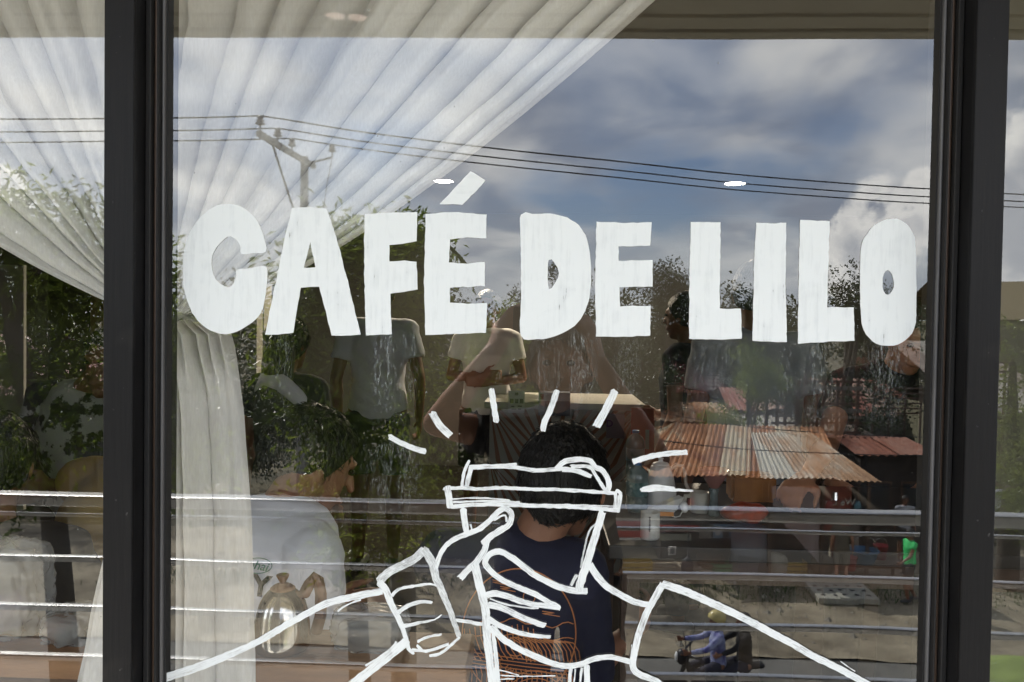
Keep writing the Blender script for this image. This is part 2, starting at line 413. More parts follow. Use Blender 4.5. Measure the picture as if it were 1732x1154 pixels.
def flat_letter(name, loops, curved, label, parent, y, m):
    ls = [smooth_closed(l, c) for l, c in zip(loops, curved)]
    poly = [[Vector((p.x, -p.y, 0)) for p in l] for l in ls]
    tris = tessellate_polygon(poly)
    flat = [p for l in ls for p in l]
    w = [P(p.x, p.y, y) for p in flat]; verts = [Vector((v.x, y, v.z)) for v in w]; n = len(verts)
    back = [Vector((v.x, -.0002, v.z)) for v in verts]
    faces = []
    for a, b, c in tris:
        nz = (verts[b] - verts[a]).cross(verts[c] - verts[a])
        faces.append((a, b, c) if nz.y < 0 else (a, c, b))
    k = 0
    for l in ls:
        for i in range(len(l)): faces.append((k + i, k + (i + 1) % len(l), n + k + (i + 1) % len(l), n + k + i))
        k += len(l)
    o = obj(name, (verts + back, faces), m, parent); o.location = -Vector(parent.location)
    if label: o['label'] = label
    return o
LET = {
 'C': ([[(449.6, 426), (428, 428), (407.8, 430), (406.5, 418), (400, 406), (390, 400), (379, 405), (366, 419), (358, 439), (360.7, 462), (370.5, 479), (387, 486), (395, 479), (399.5, 465.6), (401, 456), (425, 453.5), (451, 451.5), (450, 489), (444.7, 521.6), (431.5, 541), (411.7, 555), (392, 564.5), (372, 564.5), (349, 555), (329, 535), (316, 508), (309.6, 479), (309.6, 439), (314.6, 410), (327, 383), (346.6, 360), (367, 347.5), (388, 345), (409, 350), (428, 365), (440, 383), (447, 404)]], [True]),
 'A': ([[(494, 352), (523, 350), (552, 353), (568, 400), (588, 475), (609.8, 566), (585, 568), (561, 567.7), (540, 485.4), (508.7, 487), (502, 525), (496, 563), (470, 566), (448, 566), (466, 479), (484, 392)], [(525, 409.6), (533.4, 453), (513.6, 453)]], [False, False]),
 'F': ([[(617, 362), (660, 360), (705.6, 358.8), (704.7, 408), (680, 413), (658.6, 414.6), (658.6, 442.6), (684, 441), (704.7, 443), (706.3, 490), (660, 497), (661, 530), (662.5, 566), (619, 567.7), (616.7, 498.6), (615.7, 400)]], [False]),
 'É': ([[(720, 362), (768, 358.8), (822.7, 363), (822.6, 403), (790, 402), (761, 405), (759, 444), (790, 446), (820, 443), (820, 484), (761, 487), (761, 512), (790, 514), (823.9, 512.7), (821.6, 563), (770, 565), (719.5, 566.8), (716.9, 478.8)]], [False]),
 'D': ([[(881, 364), (900, 362), (924, 361.5), (952, 365.7), (972.5, 376), (986.5, 392), (995, 412), (999, 446), (999, 485), (992.7, 518), (978, 545), (958, 560), (932, 571), (909, 574), (881, 568), (881.5, 500), (881, 430)], [(928, 440), (939, 446), (945, 462), (940, 478), (928, 489)]], [True, True]),
 'E': ([[(1009, 375), (1055, 377), (1102.5, 376), (1099.7, 415.6), (1046.4, 417), (1046.4, 441.6), (1103.7, 440), (1103.7, 484.7), (1047.7, 486), (1049, 517.7), (1100.7, 517.7), (1099.7, 568.4), (1055, 570), (1008, 569.4), (1006.5, 478.8)]], [False]),
 'L1': ([[(1168.4, 375.4), (1218.7, 376), (1217.3, 522.3), (1252.9, 522.3), (1254.5, 572.7), (1224.9, 575), (1165.6, 573.3), (1166, 478.8)]], [False]),
 'I': ([[(1279.3, 377), (1304, 378), (1329.5, 377), (1328.5, 478.8), (1330.8, 579.3), (1300, 578), (1272.5, 576.6), (1276, 440)]], [False]),
 'L2': ([[(1353.8, 372), (1403.4, 374.4), (1402, 420), (1399, 520), (1444.4, 520), (1445.4, 576.6), (1400, 578), (1349.6, 581.6), (1351, 450)]], [False]),
 'O': ([[(1455, 479), (1456, 430), (1460, 406), (1467, 396), (1479, 381), (1499, 371.6), (1517, 371), (1534, 379.5), (1544.5, 395), (1549, 415), (1550, 479), (1549, 545), (1538, 570), (1519, 582.6), (1496, 585), (1476, 577.6), (1461, 558), (1456, 530)], [(1492, 478), (1495, 463), (1502, 457), (1509, 463), (1512, 478), (1509, 492), (1502, 499), (1495, 492)]], [True, True]),
}
LBL = {'C': 'white painted letter C, first of the word CAFÉ', 'A': 'white painted letter A of CAFÉ', 'F': 'white painted letter F of CAFÉ', 'É': 'white painted letter E of CAFÉ under its accent',
       'D': 'white painted letter D of DE', 'E': 'white painted letter E of DE', 'L1': 'white painted letter L that begins LILO', 'I': 'white painted letter I of LILO',
       'L2': 'white painted letter L between I and O', 'O': 'white painted letter O at the end of LILO'}
for i, (k, (lp, cv)) in enumerate(LET.items()):
    flat_letter('letter', lp, cv, LBL[k], win_m, -.0009, letter_m)
flat_letter('accent', [[(795.7, 289.4), (820.7, 305), (802.6, 325.8), (781.8, 346.6), (743.7, 345.6), (768, 319)]], [False], 'white painted accent above the letter E', win_m, -.0009, letter_m2)

def ribbon(pts, w, m, parent, name='brush_stroke', y=-.0008, w1=None, rag=1.2):
    pts = [Vector(p) for p in pts]; n = len(pts); q = []
    w1 = w if w1 is None else w1
    for i in range(n - 1):
        p0 = pts[max(i - 1, 0)]; p1 = pts[i]; p2 = pts[i + 1]; p3 = pts[min(i + 2, n - 1)]
        k = max(2, int((p2 - p1).length / 5))
        for j in range(k):
            u = j / k
            q.append(.5 * ((2 * p1) + (-p0 + p2) * u + (2 * p0 - 5 * p1 + 4 * p2 - p3) * u * u + (-p0 + 3 * p1 - 3 * p2 + p3) * u ** 3))
    q.append(pts[-1]); verts = []; uv = []; acc = 0; A = 4
    for i, p in enumerate(q):
        a = q[max(i - 1, 0)]; b = q[min(i + 1, len(q) - 1)]; d = (b - a).normalized(); nr = Vector((-d.y, d.x))
        f = i / (len(q) - 1); ww = (w + (w1 - w) * f) / 2
        if i: acc += (p - q[i - 1]).length
        for j in range(A + 1):
            s = j / A * 2 - 1
            e = noise.noise(Vector((p.x * .12, p.y * .12, s * 5 + w))) * rag * abs(s)
            end = 0
            if i == 0: end = -noise.noise(Vector((s * 3.3, p.x, p.y))) * w * .5 - w * .15 * (1 - s * s)
            if i == len(q) - 1: end = noise.noise(Vector((s * 3.7, p.x, p.y))) * w * .6 + w * .15 * (1 - s * s)
            z = p + nr * s * (ww + e) + d * end
            v = P(z.x, z.y, 0); verts.append(Vector((v.x, y, v.z))); uv.append((acc / 40 + p.x * .01, s + p.y * .013))
    faces = []
    for i in range(len(q) - 1):
        for j in range(A):
            a = i * (A + 1) + j; faces.append((a, a + 1, a + A + 2, a + A + 1))
    o = obj(name, (verts, faces), m, parent); me = o.data
    ul = me.uv_layers.new(name='UVMap')
    for lp in me.loops: ul.data[lp.index].uv = uv[lp.vertex_index]
    return o
draw = bpy.data.objects.new('painted_drawing', None); link(draw, win_m); draw.location = -Vector(win_m.location)
draw['label'] = 'white painted drawing of two hands passing a lidded cup'
ST = [
 ([(658, 738), (676, 748), (696, 757), (720, 764)], 9), ([(731, 697), (742, 717), (753, 729), (761, 736)], 12), ([(831, 658), (835, 684), (840, 714)], 10),
 ([(942, 661), (932, 690), (922, 712), (918, 728)], 10), ([(1040, 662), (1026, 690), (1009, 721)], 13), ([(1071, 781), (1100, 772), (1130, 767), (1161, 765)], 9), ([(1084, 829), (1120, 828), (1171, 830)], 7, 4),
 ([(1087, 826), (1110, 822), (1140, 826)], 5),
 ([(794, 788), (830, 787), (874, 785)], 4), ([(794, 791), (857, 789), (907, 795.5), (951, 793), (980, 797), (999, 805)], 7),
 ([(942, 792), (956, 780), (982, 777), (999, 780), (1006, 790), (1020, 797), (1030, 817), (1027, 833)], 9), ([(966, 788.6), (996, 789.5), (1008, 805), (1025, 832)], 6),
 ([(952, 795), (973, 797), (999, 806)], 6), ([(794, 779), (787, 793), (783, 810), (781, 827)], 5), ([(797, 790), (792.4, 808), (789, 824)], 8),
 ([(751, 826.7), (782, 825), (811, 827), (846, 825), (907, 827.6), (939, 827.6), (982, 830), (1023, 833), (1043, 834)], 6),
 ([(1042, 829), (1049, 834), (1048, 850), (1045, 866)], 6), ([(1041, 834), (1040, 862)], 5), ([(1046, 838), (1044, 860)], 3),
 ([(764, 857), (799, 853.6), (848, 853), (900, 855), (947, 856), (999, 859), (1043, 863)], 7), ([(765, 844), (808, 842), (862, 846)], 2.5), ([(766, 849), (825, 847), (879, 849)], 3.5),
 ([(947, 853), (1039, 856)], 2.5), ([(757, 823), (759.5, 841), (762, 858)], 11), ([(783.7, 859), (786, 881), (790, 902)], 11, 9), ([(796, 886), (799, 898)], 3),
 ([(737, 960), (744, 940), (754, 923), (770, 911), (792, 902), (813, 893), (825, 883), (837, 871), (846, 863), (856, 860), (864, 866), (865, 878), (858, 890), (842, 899), (829, 907), (816, 919)], 8, 10),
 ([(807, 894), (825, 880), (838, 868)], 3), ([(852, 893), (826, 911), (820, 930), (806, 950), (792, 963), (779, 977)], 11), ([(836, 880), (846, 873), (855, 871), (857, 882)], 4),
 ([(641, 983), (660, 966), (690, 951), (706, 941), (718, 929)], 14, 14, 'd'), ([(718, 930), (731, 950), (738, 977), (747, 997), (758, 1023), (766, 1044), (776, 1074)], 15, 8, 'd'),
 ([(777, 1077), (761, 1092), (744, 1105), (727, 1108)], 5), ([(759, 1088), (738, 1096), (721, 1100), (697, 1098)], 5), ([(706, 1091), (714, 1099)], 5),
 ([(642, 984), (653, 997), (662, 1020), (674, 1044), (681, 1061), (687, 1079), (692, 1096), (700, 1104)], 13, 6),
 ([(664, 1007), (674, 996), (697, 991), (728, 987), (738, 990)], 6, 3), ([(674, 1035), (690, 1024), (712, 1017), (731, 1018)], 8, 5), ([(683, 1058), (707, 1053), (735, 1047), (747, 1039)], 7, 2), ([(707, 1084), (725, 1076), (747, 1072)], 5, 4),
 ([(647, 999), (600, 1008), (553, 1020), (520, 1037), (485, 1056), (440, 1083), (400, 1101), (340, 1124), (281, 1143)], 12, 10), ([(572, 1033), (586, 1023), (611, 1013)], 3), ([(466, 1073), (400, 1106), (340, 1131), (283, 1150)], 3, 4),
 ([(688, 1084), (652, 1113), (620, 1138), (585, 1166)], 15), ([(671, 1084), (664, 1094), (643, 1110), (619, 1125)], 4),
 ([(772, 1048), (790, 1050), (808, 1054), (822, 1054)], 6),
 ([(803, 954), (810, 983), (817, 1011), (822, 1037), (824, 1075), (828, 1110), (833, 1158)], 14, 13), ([(832, 1058), (837, 1092), (843, 1158)], 6, 9),
 ([(992, 999), (965, 997), (939, 989), (907, 973), (885, 957), (864, 941), (845, 932), (828, 937), (821, 951), (832, 967), (852, 981), (878, 993), (907, 1005), (925, 1016), (947, 1027)], 11, 9),
 ([(821, 1007), (834, 1003), (857, 1007), (878, 1015), (904, 1021), (946, 1027)], 11, 8), ([(829, 1011), (852, 1020), (886, 1026), (911, 1028)], 3),
 ([(826, 1021), (852, 1028), (878, 1041), (904, 1051), (921, 1057)], 11, 9), ([(829, 1047), (848, 1058), (878, 1069), (904, 1074), (930, 1076)], 10, 6),
 ([(834, 1061), (852, 1080), (878, 1096), (904, 1108), (930, 1119), (956, 1125), (982, 1122), (999, 1115), (1017, 1111), (1034, 1110), (1066, 1118)], 11, 9),
 ([(1019, 864), (1013, 885), (1006, 907), (998, 933), (990, 960), (983, 980), (979, 997)], 12, 14), ([(975, 971), (966, 989)], 6, 5, 'd'), ([(1006, 886), (996, 898), (987, 933), (982, 959)], 3, 3, 'd'),
 ([(992, 1124), (993, 1158)], 10), ([(965, 1128), (963, 1158)], 6), ([(984, 1128), (980, 1158)], 4), ([(973, 1130), (970, 1158)], 2.5),
 ([(996, 952), (1008, 971), (1025, 990), (1048, 1004), (1074, 1017), (1098, 1022)], 12, 10),
 ([(1121, 987), (1109, 1006), (1097, 1027), (1087, 1051), (1078, 1079), (1071, 1110), (1071, 1129), (1082, 1139), (1109, 1150), (1122, 1162)], 12, 11), ([(1068, 1089), (1066, 1110)], 1.6),
 ([(1119, 986), (1135, 991), (1161, 1000), (1213, 1023), (1265, 1048), (1300, 1067), (1340, 1088), (1369, 1105), (1423, 1132), (1474, 1160)], 13, 11), ([(1420, 1117), (1444, 1134)], 1.6),
 ([(843, 1140), (880, 1142), (939, 1141)], 2), ([(843, 1131), (878, 1140)], 2), ([(842, 1147), (870, 1146)], 2), ([(1412, 833), (1412, 845)], 4),
]
for i, s in enumerate(ST):
    w1 = s[2] if len(s) > 2 else None; mm = dry_m if len(s) > 3 else stroke_m
    ribbon(s[0], s[1], mm, draw, 'brush_stroke', -.0006 - .00004 * i, w1)

# --- wall around the glazing, balcony slab, ceiling over it, railing
wall_m = mat('render_wall', (.42, .40, .36), .8, 0, .08, 3, .2, 60)
xa, xb = -6.5, 7.5
structure('wall', box(box(box(box(BM(), xa, XPOSTS[0] - .03, -.05, .12, FLOOR, 7.4), XPOSTS[3] + .03, xb, -.05, .12, FLOOR, 7.4), XPOSTS[0] - .03, XPOSTS[3] + .03, -.05, .12, FLOOR, ZB), XPOSTS[0] - .03, XPOSTS[3] + .03, -.05, .12, ZT, 7.4), wall_m)
tile_m = mat('balcony_tile', (.50, .48, .44), .5, 0, .1, 8, .05)
slab = structure('balcony_floor', bx(xa, xb, -1.95, -.05, FLOOR - .16, FLOOR - .012), mat('concrete', (.35, .34, .32), .85, 0, .12, 4, .3, 50))
tb = bx(-.199, .199, -.199, .199, 0, .011, .002); tme = bpy.data.meshes.new('tile'); tb.to_mesh(tme); tb.free(); tme.materials.append(tile_m)
for i in range(8):
    for j in range(4):
        o = bpy.data.objects.new('floor_tile', tme); link(o, slab); o.location = (-1.45 + i * .404, -.26 - j * .404, FLOOR - .012)
# the ceiling edge mirrored along the top of the photograph
SOF = 1.95
zs = P(866, 53, SOF).z
sof_m = mat('ceiling_board', (.74, .68, .54), .7, 0, .06, 2, .1, 40)
sof = structure('balcony_ceiling', bx(xa, xb, -SOF, -.05, zs, zs + .10), sof_m)
for k, yy in enumerate((.0, .42, .84, 1.26)):
    obj('ceiling_board', bx(xa, xb, -SOF + .06 + yy, -SOF + .06 + yy + (.402 if k else .10), zs - .012, zs + .002), sof_m, sof)
obj('ceiling_trim', bx(xa, xb, -SOF - .02, -SOF + .045, zs - .022, zs + .12, .004), sof_m, sof)
structure('wall_above', bx(xa, xb, -.05, .12, 7.4, 10.5), wall_m)
structure('outer_wall_below', bx(xa, xb, -.05, .12, -.5, FLOOR - .16), wall_m)
rl = thing('balcony_railing', 'grey metal balcony railing of horizontal bars behind the photographer', 'railing', (0, -1.75, FLOOR))
RY = 1.75
def railz(py): return P(866, py, RY).z - FLOOR
z = railz(851)
obj('handrail', bx(xa, xb, -.032, .032, z - .040, z, .009), rail_m, rl)
obj('handrail_lip', bx(xa, xb, -.008, .012, z - .078, z - .068, .002), rail_m, rl)
for py in (960, 1045, 1129, 1210, 1290):
    z = railz(py); obj('rail_bar', bx(xa, xb, -.014, .014, z - .021, z, .006), rail_m, rl)
for x in (-4.2, -2.35, 2.1, 3.8, 5.6):
    obj('rail_post', bx(x - .02, x + .02, -.02, .02, 0, railz(851) - .05, .003), rail_m, rl)
# ================================================================ CURTAINS
def cloth_mat(nm='curtain_cloth', clear=0.):
    m = bpy.data.materials.new(nm); m.use_nodes = True; t = m.node_tree; t.nodes.clear()
    tcn = t.nodes.new('ShaderNodeTexCoord'); mp = t.nodes.new('ShaderNodeMapping'); mp.inputs['Scale'].default_value = (500, 500, 60); t.links.new(tcn.outputs['Object'], mp.inputs[0])
    nz = t.nodes.new('ShaderNodeTexNoise'); nz.inputs['Scale'].default_value = 1; nz.inputs['Detail'].default_value = 3; t.links.new(mp.outputs[0], nz.inputs[0])
    rp = t.nodes.new('ShaderNodeValToRGB'); rp.color_ramp.elements[0].position = .3; rp.color_ramp.elements[1].position = .7
    rp.color_ramp.elements[0].color = (.80, .79, .77, 1); rp.color_ramp.elements[1].color = (.90, .895, .88, 1); t.links.new(nz.outputs['Fac'], rp.inputs[0])
    d = t.nodes.new('ShaderNodeBsdfDiffuse'); tr = t.nodes.new('ShaderNodeBsdfTranslucent'); mx = t.nodes.new('ShaderNodeMixShader'); mx.inputs[0].default_value = .18
    for q in (d, tr): t.links.new(rp.outputs[0], q.inputs[0])
    t.links.new(d.outputs[0], mx.inputs[1]); t.links.new(tr.outputs[0], mx.inputs[2])
    o = t.nodes.new('ShaderNodeOutputMaterial'); res = mx.outputs[0]
    if clear:
        tp = t.nodes.new('ShaderNodeBsdfTransparent'); m3 = t.nodes.new('ShaderNodeMixShader'); m3.inputs[0].default_value = clear
        t.links.new(res, m3.inputs[1]); t.links.new(tp.outputs[0], m3.inputs[2]); res = m3.outputs[0]
    t.links.new(res, o.inputs[0]); return m
cloth_m = cloth_mat(); sheer_m = cloth_mat('sheer_cloth', .10)
CY = .13
def fold(u, seed, n):
    """uneven pleats: value in -1..1"""
    w = u * n + 1.9 * noise.noise(Vector((u * n * .30, seed, 0)))
    a = .6 + .4 * noise.noise(Vector((u * n * .6, seed, 7)))
    s = sin(2 * pi * w)
    c = abs(sin(pi * w)) ** .62
    return .55 - 1.15 * c * (.55 + .45 * a) + .16 * sin(2 * pi * w * 2.1 + seed) * noise.noise(Vector((u * 7, seed, 4)))
def swag(name, A0, A1, A2, B0, B1, B2, n, seed, amp, parent, label, nu=420, nv=70, ulo=0., m=None, yo=0.):
    """fabric fanned between the curve A (one edge) and the curve B (other edge), both running into the tie"""
    verts = []
    for i in range(nu + 1):
        u = i / nu
        us = ulo + (1 - ulo) * (u + .012 * sin(u * 23 + seed) * (1 - u))
        p0 = Vector(A0).lerp(Vector(B0), us); p1 = Vector(A1).lerp(Vector(B1), us); p2 = Vector(A2).lerp(Vector(B2), us)
        for j in range(nv + 1):
            v = j / nv; q = p0 * (1 - v) ** 2 + p1 * 2 * v * (1 - v) + p2 * v * v
            k = (1 - v) ** .8 * .94 + .06
            d = fold(u + .02 * v * sin(5 * u), seed, n) * amp * k + .012 * k * noise.noise(Vector((q.x * .006, q.y * .02, seed))) + .05 * amp * k * sin(u * n * 9 + 3 * v) * noise.noise(Vector((u * 12, v * 2, seed)))
            if u > .93: d *= (1 - u) / .07 * .5 + .5
            w = P(q.x, q.y, CY); verts.append(Vector((w.x + .25 * d * cos(u * 9), CY + .02 * (1 - v) + d + yo * (1 - v), w.z)))
    faces = [(i * (nv + 1) + j, i * (nv + 1) + j + 1, (i + 1) * (nv + 1) + j + 1, (i + 1) * (nv + 1) + j) for i in range(nu) for j in range(nv)]
    o = obj(name, (verts, faces), m or cloth_m, parent, True)
    if label: o['label'] = label
    if ulo:
        hv = []; k = nu - 9
        for j in range(nv + 1): a = verts[k * (nv + 1) + j]; b = verts[nu * (nv + 1) + j]; hv += [a + Vector((0, -.0022, 0)), b + Vector((0, -.0022, 0)), b + Vector((.0006, .0008, -.0006))]
        obj('hem', (hv, [q for j in range(nv) for q in ((3 * j, 3 * j + 1, 3 * j + 4, 3 * j + 3), (3 * j + 1, 3 * j + 2, 3 * j + 5, 3 * j + 4))]), cloth_m, o, True)
    return o
def tail(name, LE, RE, n, seed, amp, parent, label=None, yo=0.):
    """the fall under the tie between a left and a right outline given as (px, py) lists"""
    def at(E, py):
        for (x0, y0), (x1, y1) in zip(E, E[1:]):
            if py <= y1: f = (py - y0) / (y1 - y0); return x0 + (x1 - x0) * f
        return E[-1][0]
    verts = []; nu, nv = 160, 80; y0 = 528; y1 = 1330
    for j in range(nv + 1):
        py = y0 + (y1 - y0) * (j / nv) ** 1.4; a = at(LE, py); b = at(RE, py); k = min(1, .22 + (py - y0) / 120)
        for i in range(nu + 1):
            u = i / nu; d = fold(u, seed, n) * amp * k + .006 * k * noise.noise(Vector((u * 9, py * .012, seed)))
            d += .010 * exp(-((py - 590) / 50) ** 2) * sin(u * 40 + seed)
            w = P(a + (b - a) * u, py, CY + yo); verts.append(Vector((w.x, CY + yo + d, w.z)))
    faces = [(j * (nu + 1) + i, j * (nu + 1) + i + 1, (j + 1) * (nu + 1) + i + 1, (j + 1) * (nu + 1) + i) for j in range(nv) for i in range(nu)]
    o = obj(name, (verts, faces), cloth_m, parent, True)
    if label: o['label'] = label
    return o
cr = thing('curtain', 'off-white sheer curtain swept across the middle window and tied at its left side', 'curtain', (0, 0, 0))
swag('swag', (195, -130), (232, 250), (262, 527), (1262, -150), (640, 445), (335, 532), 9, 2.3, .038, cr, 'sheer layer of the swept curtain', m=sheer_m)
swag('swag', (195, -130), (232, 250), (262, 527), (1262, -150), (640, 445), (335, 532), 5.2, 6.4, .040, cr, 'denser leading folds of the swept curtain', ulo=.50, yo=-.045)
tail('tail', [(258, 528), (250, 560), (262, 700), (262, 1154), (262, 1330)], [(338, 528), (352, 545), (388, 566), (405, 640), (412, 700), (424, 850), (430, 1000), (433, 1154), (436, 1330)], 4.2, 5.1, .024, cr)
cl = thing('curtain', 'off-white sheer curtain behind the left window, pulled to the post', 'curtain', (0, 0, 0))
swag('swag', (262, -130), (250, 250), (255, 522), (-720, -140), (-150, 378), (240, 535), 9, 8.7, .036, cl, 'sheer layer of the swept curtain', m=sheer_m)
swag('swag', (262, -130), (250, 250), (255, 522), (-720, -140), (-150, 378), (240, 535), 5.5, 3.1, .036, cl, 'denser leading folds of the swept curtain', ulo=.42, yo=-.04)
tail('tail', [(236, 528), (222, 600), (176, 925), (130, 1154), (95, 1330)], [(262, 528), (256, 1330)], 2.5, 1.7, .014, cl, None, .03)
bmt = BM(); tube(bmt, [P(x, y, CY - d) for x, y, d in ((232, 530, .02), (262, 534, .036), (300, 537, .04), (330, 536, .034), (346, 528, .0))], [.008] * 5, 8)
tag(obj('curtain_tie', bmt, cloth_m, None, True), 'off-white tie band gathering the curtain beside the left post', 'curtain tie')

# ================================================================ THE ROOM
RX0, RX1, RD, RZ = -5.2, 5.8, 7.4, 7.12
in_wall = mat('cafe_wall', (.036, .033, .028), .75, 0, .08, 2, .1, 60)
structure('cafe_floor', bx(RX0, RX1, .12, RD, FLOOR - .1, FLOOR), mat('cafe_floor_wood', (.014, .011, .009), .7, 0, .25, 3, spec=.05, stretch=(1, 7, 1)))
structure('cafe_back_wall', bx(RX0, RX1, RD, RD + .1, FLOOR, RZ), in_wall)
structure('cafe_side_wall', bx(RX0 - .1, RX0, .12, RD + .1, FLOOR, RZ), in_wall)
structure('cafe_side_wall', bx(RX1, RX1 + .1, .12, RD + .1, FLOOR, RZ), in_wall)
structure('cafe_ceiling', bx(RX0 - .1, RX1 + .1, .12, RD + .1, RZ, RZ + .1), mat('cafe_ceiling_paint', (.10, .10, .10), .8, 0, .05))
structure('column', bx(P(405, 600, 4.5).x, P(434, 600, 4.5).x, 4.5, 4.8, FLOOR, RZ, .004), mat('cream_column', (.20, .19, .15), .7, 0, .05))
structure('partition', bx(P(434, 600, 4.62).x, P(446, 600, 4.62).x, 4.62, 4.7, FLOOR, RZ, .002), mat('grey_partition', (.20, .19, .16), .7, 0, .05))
a = P(152, 600, 3.6).x; b = P(182, 600, 3.6).x
structure('door_post', bx(a, b, 3.6, 3.75, FLOOR, RZ, .004), mat('brown_door_wood', (.20, .11, .06), .55, 0, .2, 3, stretch=(8, 8, 1)))
a, b = P(-60, 447, 4.3), P(40, 560, 4.3)
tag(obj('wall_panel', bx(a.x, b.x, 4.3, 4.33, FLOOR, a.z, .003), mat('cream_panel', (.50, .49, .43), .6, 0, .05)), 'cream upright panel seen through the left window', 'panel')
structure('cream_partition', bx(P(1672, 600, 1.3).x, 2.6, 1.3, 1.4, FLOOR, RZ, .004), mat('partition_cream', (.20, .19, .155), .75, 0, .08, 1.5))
# lamps in the ceiling
lamp_e = emit('lamp_glow', (1, .90, .74), 26)
dim_e = emit('dim_lamp_glow', (1, .74, .62), .9)
def downlight(px, py, label, power, em=None):
    d = ray(px, py); t = (RZ - .012 - EYE.z) / d.z; p = EYE + d * t
    r = thing('ceiling_lamp', label, 'ceiling lamp', (p.x, p.y, RZ), 0, 'lit ceiling lamps')
    obj('rim', lathe(BM(), [(.085, 0), (.095, -.004), (.095, -.012), (.080, -.014), (.078, -.006)]), plastic_w, r, True)
    obj('diffuser', lathe(BM(), [(.076, -.007), (.076, -.010), (.03, -.012)]), em or lamp_e, r)
    if em: r.scale = (.5, .5, 1)
    ld = bpy.data.lights.new('lamp_light', 'AREA'); ld.shape = 'DISK'; ld.size = .14; ld.energy = power; ld.color = (1, .84, .64)
    lo = bpy.data.objects.new('lamp_light', ld); link(lo, r); lo.location = (0, 0, -.02)
downlight(750, 307, 'round ceiling lamp shining to the left of the accent', 34)
downlight(1243, 311, 'round ceiling lamp shining above the letters L and I', 26)
downlight(568, 27, 'round warm ceiling lamp behind the curtain, left of its pair', .06, dim_e)
downlight(604, 30, 'round warm ceiling lamp behind the curtain, right of its pair', .06, dim_e)

# counter with a striped front
c0 = P(828, 690, 3.9); c1 = P(1082, 690, 3.9)
ct = thing('service_counter', 'cafe counter with a front of slanting orange and cream strips', 'counter', (0, 3.9, FLOOR))
zc = P(950, 681, 3.9).z - FLOOR
cream = mat('cream_strip', (.42, .40, .31), .6, 0, .06); org = mat('orange_strip', (.27, .12, .05), .6, 0, .1)
obj('body', bx(c0.x, c1.x, .03, .6, 0, zc - .04), cream, ct)
obj('top', bx(c0.x - .03, c1.x + .03, -.03, .65, zc - .04, zc, .004), mat('counter_top', (.36, .34, .29), .45, 0, .1), ct)
wdt = c1.x - c0.x; xm = wdt * .42
def strip(bm, x0, z0, sl, w, lo, hi, zlo, zhi):
    pts = [(x0, z0), (x0 + w, z0), (x0 + w + sl * (zhi - z0), zhi), (x0 + sl * (zhi - z0), zhi)]
    pl = [Vector((min(max(x, lo), hi), 0, zz)) for x, zz in pts]
    if abs(pl[1].x - pl[0].x) + abs(pl[2].x - pl[3].x) < .01: return False
    a = [bm.verts.new((p.x, .0285, p.z)) for p in pl]; b = [bm.verts.new((p.x, .016, p.z)) for p in pl]
    bm.faces.new(b); bm.faces.new(a[::-1])
    for i in range(4): bm.faces.new((a[i], a[(i + 1) % 4], b[(i + 1) % 4], b[i]))
    return True
for k in range(42):
    for side, (lo, hi, sl) in ((0, (0, xm, -1.)), (1, (xm, wdt, 1.))):
        for seg in range(3):
            zl = seg * (zc - .05) / 3 + .01; zh = (seg + 1) * (zc - .05) / 3 + .009
            x0 = (k - 20) * .078 + sl * zl
            bm = BM()
            if strip(bm, x0, zl, sl, .028, lo + .004, hi - .004, zl, zh):
                bmesh.ops.translate(bm, verts=bm.verts, vec=(c0.x, 0, 0)); obj('strip', bm, org, ct)
            else: bm.free()
def card(name, pa, pb, Y, m, label, cat, th=.006, marks=(), lean=0.):
    a, b = P(*pa, Y), P(*pb, Y); t = thing(name, label, cat, ((a.x + b.x) / 2, Y, b.z))
    w, h = (b.x - a.x) / 2, a.z - b.z
    obj('sheet', bx(-w, w, 0, th, 0, h, .001), m, t)
    for (u0, v0, u1, v1, mm) in marks:
        obj('print', bx(-w + 2 * w * u0, -w + 2 * w * u1, -.0025, -.0005, h * (1 - v1), h * (1 - v0)), mm, t)
    return t
ink = mat('dark_ink', (.05, .05, .055), .6); cardw = mat('white_card', (.48, .47, .44), .6, 0, .04); redp = mat('red_print', (.42, .05, .04), .5, 0, .1)
card('menu_card', (860, 661), (887, 699), 3.86, cardw, 'white upright card with three small grey squares on the counter', 'card', marks=[(.40, .08, .60, .20, ink), (.10, .36, .32, .56, ink), (.40, .36, .62, .56, ink), (.70, .36, .92, .56, ink), (.18, .68, .38, .73, ink), (.58, .66, .84, .72, ink), (.2, .8, .5, .84, ink), (.6, .8, .8, .84, ink)])
card('display_box', (911, 664), (964, 704), 3.84, mat('dark_box', (.06, .07, .08), .5), 'dark display box with a white top label and a red mark on the counter', 'box', th=.12, marks=[(.0, .0, 1., .36, cardw), (.05, .05, .16, .30, redp), (.25, .5, .6, .9, mat('dim_green', (.05, .09, .07), .6))])
card('small_poster', (1026, 700), (1056, 742), 3.82, mat('grey_poster', (.24, .22, .24), .6), 'grey poster with purple and dark lettering hung on the counter', 'poster')
tp = mat('purple_print', (.10, .03, .14), .6)
pw = P(1031, 717, 3.815); o = text_mesh('poster_letter', 'D', .055, tp, None, Matrix.Translation(pw) @ Matrix.Rotation(pi / 2, 4, 'X'), .0006, .001); tag(o, 'dark letter D printed on the grey poster', 'lettering')
o.parent = bpy.data.objects['small_poster']; o.matrix_parent_inverse = Matrix.Translation(-Vector(o.parent.location)); del o['category']; del o['label']
card('red_panel', (1068, 690), (1106, 772), 3.3, mat('red_panel_paint', (.34, .05, .025), .5, 0, .1), 'red upright panel beside the counter', 'panel', marks=[(.62, .45, .78, .85, mat('pale_green', (.25, .32, .26), .5))])

